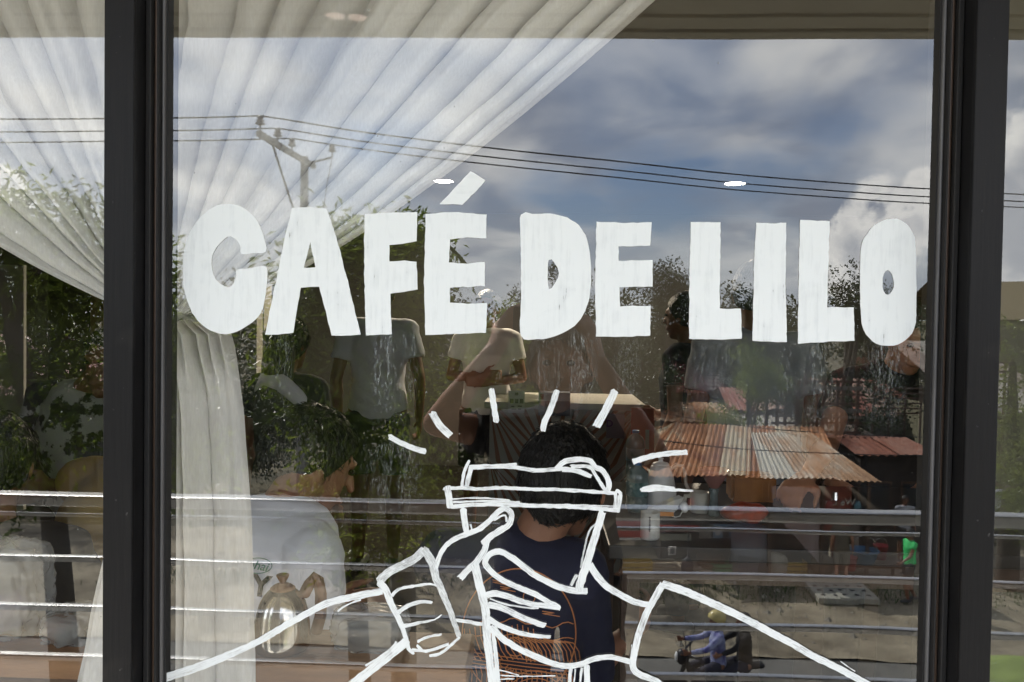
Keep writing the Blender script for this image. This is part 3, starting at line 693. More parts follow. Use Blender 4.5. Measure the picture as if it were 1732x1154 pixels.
# ---- tables by the window
def table(name, label, x0, x1, y0, y1, z, mt, legs=True, th=.035):
    t = thing(name, label, 'table', ((x0 + x1) / 2, (y0 + y1) / 2, FLOOR)); w, d, h = (x1 - x0) / 2, (y1 - y0) / 2, z - FLOOR
    obj('tabletop', bx(-w, w, -d, d, h - th, h, .004), mt, t)
    for sx in (-1, 1):
        for sy in (-1, 1):
            obj('leg', bx(sx * (w - .06) - .022, sx * (w - .06) + .022, sy * (d - .06) - .022, sy * (d - .06) + .022, 0, h - th), dark_wood, t)
    obj('apron', bx(-w + .05, w - .05, -d + .05, -d + .07, h - th - .07, h - th), dark_wood, t)
    return t
TZ = P(600, 1127, .27).z
table('window_table', 'long wooden table just inside the window with a light wood edge', -1.5, P(790, 1130, .27).x, .27, .41, TZ, wood_m)
TZ2 = P(1180, 872, 1.38).z
table('work_table', 'dark work table behind the middle window crowded with coffee gear', P(1030, 870, 1.05).x, 2.4, 1.05, 1.85, TZ2, mat('dark_tabletop', (.05, .045, .04), .4, 0, .3, 4))

# carafe
def carafe():
    p = P(479, 1100, .33); s = (P(479, 985, .33).z - TZ) / .186
    t = thing('coffee_server', 'polished steel coffee server with a brown wooden knob and handle', 'coffee pot', (p.x, .325, TZ)); t.scale = (1.45, 1.45, 1.14)
    obj('body', lathe(BM(), [(.02, 0), (.049, .002), (.0525, .01), (.053, .03), (.0525, .06), (.0495, .09), (.044, .115), (.036, .134), (.026, .147), (.018, .154), (.016, .157)], seg=40), steel_m, t, True).scale = (s,) * 3
    obj('lid', lathe(BM(), [(.024, .1495), (.024, .152), (.017, .159), (.008, .163), (.005, .166)], seg=32), wood_m, t, True).scale = (s,) * 3
    obj('knob', lathe(BM(), [(.007, .160), (.0065, .168), (.0125, .182), (.012, .185), (.004, .186)], seg=20), mat('knob_wood', (.17, .07, .03), .45, 0, .25, 20), t, True).scale = (s,) * 3
    bm = BM(); tube(bm, [(.036, .02, .128), (.044, .03, .152), (.052, .035, .168), (.060, .035, .160), (.066, .033, .125), (.066, .033, .07), (.058, .03, .03)], [(.009, .012)] * 7, 12, Vector((0, 1, 0)))
    obj('handle', bm, MATS['knob_wood'], t, True).scale = (s,) * 3
    bm = BM(); tube(bm, [(-.045, 0, .02), (-.055, 0, .03), (-.062, 0, .075), (-.070, 0, .10), (-.078, 0, .102)], [.009, .008, .006, .005, .004], 10)
    obj('spout', bm, steel_m, t, True).scale = (s,) * 3
carafe()

def bottle(px, pb, pt, Y, z, r, label, liquid, cap, band=None, nm='water_bottle'):
    p = P(px, pb, Y); H = P(px, pt, Y).z - z
    t = thing(nm, label, 'bottle', (p.x, Y, z))
    obj('body', lathe(BM(), [(r * .9, 0), (r, .01), (r, H * .25), (r * .95, H * .28), (r, H * .31), (r, H * .55), (r * .94, H * .58), (r, H * .62), (r * .96, H * .76), (r * .7, H * .86), (r * .33, H * .92), (r * .33, H * .95)]), liquid, t, True)
    obj('cap', lathe(BM(), [(r * .36, H * .945), (r * .36, H), (r * .3, H * 1.005)]), cap, t)
    if band: obj('label_band', lathe(BM(), [(r * 1.01, H * .33), (r * 1.015, H * .34), (r * 1.015, H * .60), (r * 1.01, H * .61)]), band, t, True)
    return t
pet = mat('clear_plastic', (.18, .24, .24), .12, 0, .25, 9, spec=.8); teal = mat('teal_label', (.03, .27, .27), .35, 0, .5, 14, col2=(.40, .48, .50))
bottle(1077, 866, 782, 1.42, TZ2, .032, 'clear water bottle with a teal and white label on the work table', pet, mat('blue_cap', (.06, .2, .45), .4), teal)
bottle(1074, 800, 728, 3.0, P(1074, 803, 3.0).z, .045, 'small clear bottle with a blue-green label behind the water bottle', pet, mat('blue_cap', (.06, .2, .45), .4), teal)
def kettle():
    p = P(1116, 866, 1.46); H = P(1116, 776, 1.46).z - TZ2; s = H / .24
    t = thing('electric_kettle', 'white gooseneck electric kettle with a pale curved handle', 'kettle', (p.x, 1.46, TZ2))
    def q(n, bm, m=plastic_w): obj(n, bm, m, t, True).scale = (s,) * 3
    q('base', lathe(BM(), [(.085, 0), (.088, .006), (.085, .02), (.06, .024)]))
    q('body', lathe(BM(), [(.078, .026), (.08, .03), (.076, .09), (.062, .16), (.048, .20), (.046, .205), (.03, .212)], seg=32))
    q('lid', lathe(BM(), [(.043, .212), (.036, .22), (.012, .226), (.010, .236), (.014, .243), (.005, .246)]))
    bm = BM(); tube(bm, [(.045, 0, .19), (.075, 0, .212), (.105, 0, .208), (.118, 0, .17), (.122, 0, .12), (.135, 0, .095)], [(.011, .009)] * 6, 10, Vector((0, 1, 0))); q('handle', bm, mat('pale_handle', (.55, .47, .40), .45))
    bm = BM(); tube(bm, [(-.07, 0, .05), (-.09, 0, .06), (-.105, 0, .11), (-.11, 0, .17), (-.125, 0, .195), (-.145, 0, .19)], [.011, .009, .007, .006, .005, .005], 10); q('spout', bm)
kettle()
def cup(px, pb, pt, Y, z, r, label, m, nm='mug', handle=True, cat='mug'):
    p = P(px, pb, Y); H = P(px, pt, Y).z - z; t = thing(nm, label, cat, (p.x, Y, z))
    obj('body', lathe(BM(), [(r * .88, 0), (r, .005), (r, H), (r * .93, H), (r * .9, .01)]), m, t, True)
    if handle:
        bm = BM(); tube(bm, [(-r, 0, H * .8), (-r * 1.5, 0, H * .78), (-r * 1.65, 0, H * .5), (-r * 1.4, 0, H * .25), (-r, 0, H * .2)], [.007] * 5, 8); obj('handle', bm, m, t, True)
    return t
cup(1183, 864, 832, 1.42, TZ2, .027, 'cream mug with its handle to the left on the work table', mat('cream_glaze', (.66, .64, .56), .3, 0, .05))
cup(1099, 916, 866, 1.12, TZ2, .024, 'tall white canister with dark vertical lettering at the front of the work table', mat('white_glaze', (.84, .84, .80), .35, 0, .03), 'canister', False, 'canister')
cn = [q for q in bpy.data.objects if q.name == 'canister'][0]; bm = BM()
for k, hgt in enumerate((.004, .003, .0045, .003, .0035, .004, .003, .0045, .003)):
    zz = .058 - k * .0042; box(bm, -.0045 - hgt / 2, -.0045 + hgt / 2, -.0262, -.0235, zz, zz + .0026)
obj('print', bm, ink, cn)
# dripper on a glass server
p = P(1207, 864, 1.38); t = thing('pour_over_dripper', 'pink cone dripper on a clear glass tube stand', 'coffee dripper', (p.x, 1.38, TZ2)); t.scale = (.74, .74, 1)
pink = mat('rose_glass', (.42, .20, .17), .2, 0, .1)
hh = P(1207, 826, 1.38).z - TZ2
obj('server', lathe(BM(), [(.02, 0), (.024, .004), (.018, .02), (.015, hh * .8), (.02, hh)]), pet, t, True)
obj('cone', lathe(BM(), [(.016, hh + .001), (.02, hh + .004), (.058, hh + .05), (.060, hh + .055), (.055, hh + .052), (.014, hh + .008)]), pink, t, True)
# spoon and paper and small things
p = P(1120, 858, 1.18); t = thing('paper_cone', 'white paper filter lying open with an orange edge on the canister', 'paper filter', (p.x, 1.16, P(1110, 868, 1.16).z)); t.scale = (.74,) * 3
obj('paper', ([(-.055, 0, .012), (.075, .03, .05), (.03, -.02, .0), (-.03, -.03, -.004), (-.05, .02, .016), (.06, .05, .054)], [(0, 3, 2, 1), (0, 1, 5, 4), (1, 2, 5)]), plastic_w, t)
obj('edge', bx(-.02, .03, -.035, -.032, -.002, .012), mat('orange_edge', (.6, .25, .06), .6), t)
bm = BM(); tube(bm, [P(x, y, 1.18) for x, y in ((1106, 862), (1120, 862), (1132, 871), (1142, 875), (1150, 873), (1156, 862))], [.0017] * 6, 6)
tube(bm, [P(1158, 862, 1.18), P(1156, 854, 1.18)], [.009, .0105], 10)
tag(obj('measuring_spoon', bm, plastic_w, None, True), 'white spoon with a long curved handle resting over the table edge', 'spoon')
# orange bag
bm = BM(); ell(bm, Vector((0, 0, .03)), (.066, .04, .028), sub=3)
for v in bm.verts: v.co += v.normal * .012 * noise.noise(v.co * 22)
p = P(1262, 862, 1.30); tag(obj('orange_bag', bm, mat('orange_plastic', (.50, .07, .02), .3, 0, .5, 14), None, True, (p.x, 1.30, TZ2)), 'shiny orange plastic bag lying on the work table', 'bag')
bm = BM(); box(bm, -.075, .075, -.05, .05, 0, .055); bmesh.ops.bevel(bm, geom=bm.edges[:], offset=.008, segments=2, affect='EDGES')
p = P(1270, 822, 1.6); tag(obj('paper_packet', bm, mat('amber_packet', (.42, .17, .04), .5, 0, .3, 10), None, False, (p.x, 1.6, TZ2 + .001)), 'amber paper packet standing behind the orange bag', 'packet').scale = (.9, .8, 1.5)
# clear bag with a purple bottle on the window table, left window
p = P(12, 1150, .45); t = thing('purple_bottle', 'purple insulated bottle with a black loop handle behind the left window', 'bottle', (P(2, 1150, .38).x, .38, TZ))
pur = mat('purple_enamel', (.07, .03, .22), .25, 0, .2, 8); pur2 = mat('lilac_band', (.23, .19, .33), .4, 0, .1)
hb = P(2, 985, .38).z - TZ
obj('body', lathe(BM(), [(.034, 0), (.037, .004), (.037, hb * .72), (.035, hb * .76), (.026, hb * .84)], seg=32), pur, t, True)
obj('band', lathe(BM(), [(.0375, hb * .18), (.0378, hb * .19), (.0378, hb * .66), (.0375, hb * .67)], seg=32), pur2, t, True)
obj('cap', lathe(BM(), [(.027, hb * .84), (.028, hb * .85), (.028, hb), (.024, hb * 1.02)]), rubber, t, True)
bm = BM(); tube(bm, [(.02, 0, hb * .98), (.045, 0, hb * 1.02), (.058, 0, hb * .93), (.052, 0, hb * .80), (.032, 0, hb * .76)], [.004] * 5, 8); obj('loop_handle', bm, rubber, t, True)
def bag_mat():
    m = bpy.data.materials.new('thin_clear_bag'); m.use_nodes = True; b = m.node_tree.nodes['Principled BSDF']
    b.inputs['Base Color'].default_value = (.55, .56, .55, 1); b.inputs['Roughness'].default_value = .25; b.inputs['Alpha'].default_value = .42; return m
bagm = bag_mat()
def bag(name, pa, pb, Y, dep, label, seed, m):
    a, b = P(*pa, Y), P(*pb, Y); t = []
    w = (b.x - a.x) / 2; h = a.z - b.z; bm = BM(); bmesh.ops.create_icosphere(bm, subdivisions=5, radius=1)
    for v in bm.verts:
        c = v.co.copy(); n = abs(noise.noise(c * 2.2 + Vector((seed, 0, 0)))) * .35 + abs(noise.noise(c * 6 + Vector((seed, 3, 0)))) * .12
        s = (max(abs(c.x), abs(c.z)) / c.length) ** -.6
        v.co = Vector((c.x * w * (1.12 - n) * s, c.y * dep * (1.1 - n), (c.z * s * .5 * (1.1 - n * .6) + .5) * h))
    lo = min(v.co.z for v in bm.verts)
    for v in bm.verts: v.co.z = max(v.co.z, lo + .01) - lo - .01
    return tag(obj(name, bm, m, None, True, ((a.x + b.x) / 2, Y, TZ)), label, 'bag')
bag('plastic_bag', (-50, 945), (76, 1110), .35, .05, 'crinkled clear plastic bag around the purple bottle', 3.1, bagm)
bag('plastic_bag', (88, 1050), (172, 1110), .35, .05, 'crinkled clear bag with brown bread behind the left window', 9.1, bagm)
bag('bread_loaf', (78, 1062), (118, 1105), .35, .025, 'brown loaf inside the clear bag on the window table', 5.5, mat('crust', (.22, .085, .03), .5, 0, .3, 12))
bag('plastic_bag', (565, 1030), (690, 1105), .35, .04, 'crinkled clear bag lying right of the steel server', 12.4, bagm)
cup(128, 1120, 1108, .34, TZ, .028, 'low dark lid standing on the table edge behind the left window', rubber, 'dark_lid', False, 'lid')
# ================================================================ PEOPLE
def remesh(bm, voxel, name, m, parent, smooth_it=3, fold_amp=0., fseed=0., fscale=(9, 9, 16), pose=None):
    me = bpy.data.meshes.new('tmp'); bm.to_mesh(me); bm.free()
    o = bpy.data.objects.new('tmp', me); COL.objects.link(o)
    r = o.modifiers.new('r', 'REMESH'); r.mode = 'VOXEL'; r.voxel_size = voxel
    s = o.modifiers.new('s', 'SMOOTH'); s.iterations = smooth_it; s.factor = .5
    dg = bpy.context.evaluated_depsgraph_get(); me2 = bpy.data.meshes.new_from_object(o.evaluated_get(dg))
    COL.objects.unlink(o); bpy.data.objects.remove(o); bpy.data.meshes.remove(me)
    if fold_amp:
        vn = [v.normal.copy() for v in me2.vertices]
        for v, n in zip(me2.vertices, vn):
            c = v.co; q = Vector((c.x * fscale[0] + fseed, c.y * fscale[1], c.z * fscale[2] + c.x * 7))
            k = noise.noise(q); k2 = abs(noise.noise(q * .6 + Vector((5, 0, fseed)))) - .25
            v.co = c + n * (fold_amp * k + fold_amp * 1.3 * k2)
    me2.polygons.foreach_set('use_smooth', [True] * len(me2.polygons)); me2.materials.clear(); me2.materials.append(m); me2.name = name
    ob = bpy.data.objects.new(name, me2); return link(ob, parent)
STAND = dict(pel=(0, 0, .94), wai=(0, 0, 1.08), che=(0, .005, 1.27), nec=(0, -.015, 1.45), hea=(0, .02, 1.585),
             shR=(.175, -.005, 1.385), elR=(.225, -.03, 1.11), wrR=(.235, .06, .87), shL=(-.175, -.005, 1.385), elL=(-.225, -.03, 1.11), wrL=(-.235, .06, .87),
             hiR=(.09, 0, .91), knR=(.10, .02, .49), anR=(.10, -.02, .08), hiL=(-.09, 0, .91), knL=(-.10, .02, .49), anL=(-.10, -.02, .08))
SIT = dict(STAND, pel=(0, 0, .55), wai=(0, .01, .69), che=(0, .03, .88), nec=(0, .03, 1.06), hea=(0, .06, 1.195),
           shR=(.175, .02, .995), elR=(.22, .10, .74), wrR=(.15, .32, .74), shL=(-.175, .02, .995), elL=(-.22, .10, .74), wrL=(-.15, .32, .74),
           hiR=(.09, 0, .53), knR=(.12, .42, .52), anR=(.12, .40, .08), hiL=(-.09, 0, .53), knL=(-.12, .42, .52), anL=(-.12, .40, .08))
def hand(bm, wr, d, nrm, curl=.5, spread=.12, side=1, k=1.):
    """palm, four unequal bent fingers and a thumb from the palm's side; d = direction of the hand, nrm = back of the hand"""
    d = Vector(d).normalized(); nrm = Vector(nrm); nrm = (nrm - d * nrm.dot(d)).normalized(); s = d.cross(nrm) * side
    wr = Vector(wr); mid = wr + d * .05 * k
    tube(bm, [wr - d * .01, wr + d * .03 * k, wr + d * .085 * k], [(.026 * k, .019 * k), (.036 * k, .017 * k), (.040 * k, .014 * k)], 10, s)
    for i, (o, ln) in enumerate(((-.032, .070), (-.0105, .078), (.011, .073), (.032, .058))):
        b = wr + d * .085 * k + s * o * k; dd = (d + s * o * spread * 18).normalized()
        c1 = curl * .5; c2 = curl * 1.3
        a1 = (dd * cos(c1) - nrm * sin(c1)).normalized(); a2 = (dd * cos(c1 + c2) - nrm * sin(c1 + c2)).normalized(); a3 = (dd * cos(c1 + c2 * 1.6) - nrm * sin(c1 + c2 * 1.6)).normalized()
        p1 = b + a1 * ln * .48 * k; p2 = p1 + a2 * ln * .32 * k; p3 = p2 + a3 * ln * .24 * k
        tube(bm, [b - dd * .02 * k, b, p1, p2, p3], [.0095 * k, .0092 * k, .0085 * k, .0078 * k, .006 * k], 8, s)
    b = wr + d * .03 * k - s * .030 * k; t1 = (d * .7 - s * .75 - nrm * .25).normalized(); t2 = (d * .95 - s * .25 - nrm * (.3 + curl * .3)).normalized()
    tube(bm, [b + s * .012 * k, b + t1 * .035 * k, b + t1 * .035 * k + t2 * .032 * k, b + t1 * .035 * k + t2 * .056 * k], [.013 * k, .0115 * k, .0095 * k, .007 * k], 8, s)
def person(label, loc, rz, base=STAND, J=None, s=1., shirt=None, sleeve=.5, bottom=None, blen=.45, hair='short', skin=skin_m, vox=.008, hl=None, hr=None, headrot=0., headtilt=0., shoes=True, hairm=None, narrow=1., group=None, folds=.006, nohead=False):
    t = thing('person', label, 'person', loc, rz, group)
    j = {k: Vector(v) * s for k, v in dict(base, **(J or {})).items()}
    X = Vector((1, 0, 0)); bm = BM(); n = narrow
    def sc(r): return tuple(x * s for x in r) if isinstance(r, tuple) else r * s
    ax = (j['shR'] - j['shL']).normalized()
    tor = [j['pel'] - (j['wai'] - j['pel']) * .35, j['pel'], j['wai'], j['che'], j['che'].lerp(j['nec'], .6)]
    tr = [sc((.145 * n, .105)), sc((.160 * n, .112)), sc((.132 * n, .098)), sc((.158 * n, .112)), sc((.135 * n, .082))]
    tube(bm, tor, tr, 20, ax)
    tube(bm, [j['shL'] * .82 + j['nec'] * .18, (j['shL'] + j['shR']) / 2 + Vector((0, 0, .012 * s)), j['shR'] * .82 + j['nec'] * .18], [sc(.052), sc((.075, .06)), sc(.052)], 14, Vector((0, 1, 0)))
    tube(bm, [j['che'].lerp(j['nec'], .7), j['nec'], j['nec'].lerp(j['hea'], .6)], [sc((.075, .06)), sc(.053), sc(.050)], 14, ax)
    for q in 'RL':
        tube(bm, [j['sh' + q], j['sh' + q].lerp(j['el' + q], .35), j['el' + q]], [sc(.050), sc(.044), sc(.036)], 12)
        tube(bm, [j['el' + q], j['el' + q].lerp(j['wr' + q], .3), j['wr' + q]], [sc(.036), sc(.037), sc((.025, .021))], 12)
        tube(bm, [j['hi' + q], j['hi' + q].lerp(j['kn' + q], .4), j['kn' + q]], [sc(.086), sc(.076), sc(.052)], 14)
        tube(bm, [j['kn' + q], j['kn' + q].lerp(j['an' + q], .32), j['an' + q]], [sc(.050), sc(.052), sc(.034)], 12)
        tube(bm, [j['an' + q] + Vector((0, -.04, -.045)) * s, j['an' + q] + Vector((0, .06, -.05)) * s, j['an' + q] + Vector((0, .15, -.058)) * s], [sc(.03), sc((.038, .028)), sc((.036, .018))], 10)
        h = hl if q == 'L' else hr
        d = (j['wr' + q] - j['el' + q]).normalized()
        if h is None: h = (d, Vector((1 if q == 'R' else -1, .1, 0)), .55)
        hand(bm, j['wr' + q], h[0], h[1], h[2], side=1 if q == 'R' else -1, k=s * 1.02)
    hc = j['hea']; HR = Matrix.Rotation(headrot, 3, 'Z') @ Matrix.Rotation(headtilt, 3, 'X')
    def H(x, y, z): return hc + HR @ (Vector((x, y, z)) * s)
    if not nohead:
        ell(bm, H(0, -.012, .02), sc((.076, .094, .098)), HR, 3)
        tube(bm, [H(0, .02, .0), H(0, .035, -.05), H(0, .05, -.092)], [sc((.066, .066)), sc((.056, .050)), sc((.030, .026))], 16, HR @ X)
        tube(bm, [H(0, .088, .012), H(0, .100, -.018), H(0, .106, -.030)], [sc(.008), sc(.011), sc((.016, .009))], 8, HR @ X)      # nose
        tube(bm, [H(-.022, .082, -.060), H(0, .090, -.060), H(.022, .082, -.060)], [sc(.006), sc(.009), sc(.006)], 8, HR @ Vector((0, 1, 0)))  # lips
        tube(bm, [H(-.032, .083, .030), H(0, .092, .028), H(.032, .083, .030)], [sc(.007), sc(.008), sc(.007)], 8, HR @ Vector((0, 1, 0)))  # brow
        for q in (-1, 1): ell(bm, H(q * .078, -.004, -.006), sc((.010, .019, .031)), HR @ Matrix.Rotation(q * .35, 3, 'Z'), 2)
    remesh(bm, vox, 'body', skin, t)
    if not nohead:
        for q in (-1, 1):
            e = BM(); ell(e, H(q * .030, .082, .010), sc((.0115, .0085, .0075)), HR, 2); obj('eye', e, eye_m, t, True)
    # hair
    if hair and not nohead:
        hm = hairm or hair_m
        hb = BM(); bmesh.ops.create_icosphere(hb, subdivisions=5, radius=1)
        for v in hb.verts:
            c = v.co.copy(); k = 1 + .035 * noise.noise(c * 3.2 + Vector((rz * 3 + loc[0], 0, 0))) + .030 * noise.noise(Vector((c.x * 11, c.y * 11, c.z * 5)))
            v.co = Vector((c.x * .089, c.y * .108, c.z * .108)) * k + Vector((0, -.018, .026))
        if hair == 'short':
            bmesh.ops.bisect_plane(hb, geom=hb.verts[:] + hb.edges[:] + hb.faces[:], plane_co=(0, .055, .045), plane_no=(0, .80, -.62), clear_outer=True)
            bmesh.ops.bisect_plane(hb, geom=hb.verts[:] + hb.edges[:] + hb.faces[:], plane_co=(0, -.05, -.052), plane_no=(0, .25, -1), clear_outer=True)
        else:
            bmesh.ops.bisect_plane(hb, geom=hb.verts[:] + hb.edges[:] + hb.faces[:], plane_co=(0, .060, .045), plane_no=(0, .88, -.48), clear_outer=True)
        bmesh.ops.transform(hb, matrix=Matrix.Translation(hc) @ (HR.to_4x4()) @ Matrix.Scale(s, 4), verts=hb.verts)
        if hair == 'long':
            tube(hb, [H(0, -.05, .03), H(0, -.075, -.09), H(0, -.085, -.22), H(0, -.08, -.34)], [sc((.080, .05)), sc((.088, .05)), sc((.085, .035)), sc((.035, .015))], 20, HR @ X)
        if vox < .0095:
            rr = random.Random(int(loc[0] * 100)); hb.normal_update(); fl = [f for f in hb.faces]
            for _ in range(2600):
                f = fl[rr.randrange(len(fl))]; p = f.calc_center_median(); nn = f.normal.copy()
                if nn.length < .5 or p.z < hc.z - .12 * s: continue
                dn = Vector((rr.gauss(0, .45), rr.gauss(0, .45), -1)); dn = dn - nn * dn.dot(nn); dn = (dn.normalized() + nn * rr.uniform(.02, .22)).normalized(); sd2 = dn.cross(nn).normalized() * rr.uniform(.0006, .0014)
                ln = rr.uniform(.012, .03); a_ = [hb.verts.new(x) for x in (p - sd2, p + sd2, p + dn * ln * .6 + sd2 * .6, p + dn * ln - nn * ln * .15)]
                hb.faces.new((a_[0], a_[1], a_[2])); hb.faces.new((a_[0], a_[2], a_[3]))
        obj('hair', hb, hm, t, True)
    if hair == 'helmet': pass
    if shirt:
        cb = BM(); g = .013 * s
        def gr(r): return (r[0] + g, r[1] + g)
        tube(cb, [j['pel'] + Vector((0, 0, .0))] + tor[2:], [(tr[1][0] + g * 1.1, tr[1][1] + g * 1.1), (tr[2][0] + g * 1.5, tr[2][1] + g * 1.4), gr(tr[3]), gr(tr[4])], 22, ax)
        tube(cb, [j['shL'] * .84 + j['nec'] * .16, (j['shL'] + j['shR']) / 2 + Vector((0, 0, .010 * s)), j['shR'] * .84 + j['nec'] * .16], [sc(.060), sc((.082, .066)), sc(.060)], 14, Vector((0, 1, 0)))
        for q in 'RL':
            ell(cb, j['sh' + q], (.065 * s,) * 3)
            if sleeve <= 1:
                e = j['sh' + q].lerp(j['el' + q], sleeve); tube(cb, [j['sh' + q], j['sh' + q].lerp(j['el' + q], sleeve * .5), e], [sc(.062), sc(.062), sc(.060)], 14, cap=False)
            else:
                tube(cb, [j['sh' + q], j['sh' + q].lerp(j['el' + q], .5), j['el' + q], j['el' + q].lerp(j['wr' + q], .5), j['el' + q].lerp(j['wr' + q], .93)], [sc(.062), sc(.056), sc(.047), sc(.044), sc(.034)], 14, cap=False)
        remesh(cb, vox, 'shirt', shirt, t, 3, folds * s, loc[0] * 7)
    if bottom:
        cb = BM(); tube(cb, [j['pel'] - (j['wai'] - j['pel']) * .45, j['pel'], j['pel'].lerp(j['wai'], .45)], [(tr[0][0] + .008, tr[0][1] + .008), (tr[1][0] + .006, tr[1][1] + .006), (tr[2][0] + .012, tr[2][1] + .010)], 20, ax)
        for q in 'RL':
            if blen <= .5:
                e = j['hi' + q].lerp(j['kn' + q], blen * 2); tube(cb, [j['hi' + q], j['hi' + q].lerp(e, .6), e], [sc(.097), sc(.092), sc(.088)], 16, cap=False)
            else:
                tube(cb, [j['hi' + q], j['hi' + q].lerp(j['kn' + q], .5), j['kn' + q], j['kn' + q].lerp(j['an' + q], .5), j['kn' + q].lerp(j['an' + q], .96)], [sc(.097), sc(.086), sc(.068), sc(.066), sc(.060)], 14, cap=False)
        remesh(cb, vox, 'trousers' if blen > .5 else 'shorts', bottom, t, 3, .005, loc[0] * 3 + 2)
    if shoes:
        for q in 'RL':
            a = j['an' + q]; sb = BM(); tube(sb, [a + Vector((0, -.045, -.045)) * s, a + Vector((0, .05, -.043)) * s, a + Vector((0, .165, -.055)) * s], [sc((.042, .038)), sc((.047, .040)), sc((.043, .026))], 14)
            for v in sb.verts: v.co.z = max(v.co.z, a.z - .078 * s)
            obj('shoe', sb, MATS.get('shoe') or mat('shoe', (.06, .06, .065), .6), t, True)
    return t
def shirtm(name, c, var=.08, **k): return mat(name, c, .85, 0, var, 5, .15, 400, **k)
def at(px, py, Y, z=FLOOR):
    p = P(px, py, Y); return (p.x, Y, z)

# --- 1 the man in the navy shirt, right behind the drawing
navy = shirtm('navy_cotton', (.020, .022, .052))
NV = person('seated person seen from behind in a navy t-shirt printed with orange line art', (P(874, 900, .86).x, .86, FLOOR - .085), radians(-20), SIT,
            dict(che=(.0, .02, .89), nec=(.035, .02, 1.035), hea=(.087, .05, 1.145), shR=(.13, .015, .975), shL=(-.16, -.01, .975), elL=(-.15, .17, .70), elR=(.10, .20, .70)), 1.07,
            navy, 1.0, shirtm('black_cotton', (.012, .012, .014)), .6, 'short', skin_m, .0065, narrow=.80, folds=.006)
sh = [c for c in NV.children if c.name.startswith('shirt')][0]
bpy.context.view_layer.update()
def shirt_print(sh, lines, col, dy=.0035):
    mw = sh.matrix_world.copy(); vs = [mw @ v.co for v in sh.data.vertices]
    bv = BVHTree.FromPolygons(vs, [tuple(p.vertices) for p in sh.data.polygons])
    verts, faces = [], []
    for pts, w in lines:
        q = []
        for a, b in zip(pts, pts[1:]):
            a, b = Vector(a), Vector(b); k = max(1, int((b - a).length / 5))
            q += [a.lerp(b, i / k) for i in range(k)]
        q.append(Vector(pts[-1])); prev = None
        for i, p in enumerate(q):
            d = (q[min(i + 1, len(q) - 1)] - q[max(i - 1, 0)]).normalized(); nr = Vector((-d.y, d.x)) * w / 2; row = []
            for e in (p - nr, p + nr):
                r = ray(e.x, e.y).normalized(); h = bv.ray_cast(EYE, r)
                row.append(None if h[0] is None else h[0] - r * dy)
            if None in row or row[0].y > 1.2: prev = None; continue
            verts += row; k = len(verts)
            if prev is not None: faces.append((prev, prev + 1, k - 1, k - 2))
            prev = k - 2
    inv = mw.inverted(); o = obj('shirt_print', ([inv @ v for v in verts], faces), col, sh); return o
orange_ink = mat('orange_print_ink', (.66, .27, .11), .7, 0, .1)
LN = []
cx, cy, rx, ry = 877, 1068, 102, 106
def circ(cx, cy, rx, ry, a0, a1, n=40): return [(cx + rx * cos(a0 + (a1 - a0) * i / n), cy + ry * sin(a0 + (a1 - a0) * i / n)) for i in range(n + 1)]
LN.append((circ(878, 1072, 96, 110, -pi, pi, 80), 2.2)); LN.append((circ(895, 1010, 10, 11, -pi, pi, 16), 1.6)); LN.append((circ(872, 1094, 17, 16, -pi, pi, 18), 1.8))
for y0, am in ((1048, 7), (1072, 4)): LN.append(([(790 + i * 9, y0 + am * sin(i * .9) * cos(i * .37) + i * .5) for i in range(21)], 1.8))
for k, (x0, y0, w) in enumerate(((833, 981, 26), (846, 992, 26), (917, 1034, 30))): LN.append(([(x0, y0), (x0 + w * .7, y0 + 3), (x0, y0 + 4), (x0 + w, y0 + 9)], 1.6))
for k in range(15):           # the long rows of curved strokes, like furrows
    x = 776 + k * 9; LN.append(([(x, 1060 + 4 * sin(k)), (x + 2, 1080), (x + 9, 1100), (x + 20, 1116)], 1.7))
for k in range(14):
    x = 885 + k * 7; LN.append(([(x - 22, 1078 + k * .5), (x - 6, 1088), (x + 3, 1102), (x + 6, 1120)], 1.8))
for k in range(5): LN.append(([(775, 1100 + k * 6), (830, 1108 + k * 6), (890, 1116 + k * 6), (965, 1124 + k * 6)], 1.7))
for k in range(24):
    x = 770 + k * 8.5; LN.append(([(x, 1124 + k * .6), (x + 3, 1140 + k * .3), (x + 1, 1165), (x - 5, 1185), (x, 1210)], 1.7))
for k in range(8): LN.append((circ(905, 1190, 12 + k * 7, 10 + k * 6.5, pi * 1.05, pi * 1.9, 16), 1.6))
for k in range(4): LN.append((circ(853, 1120, 8 + k * 6, 9 + k * 6, pi * .2, pi * 1.1, 12), 1.6))
shirt_print(sh, LN, orange_ink)

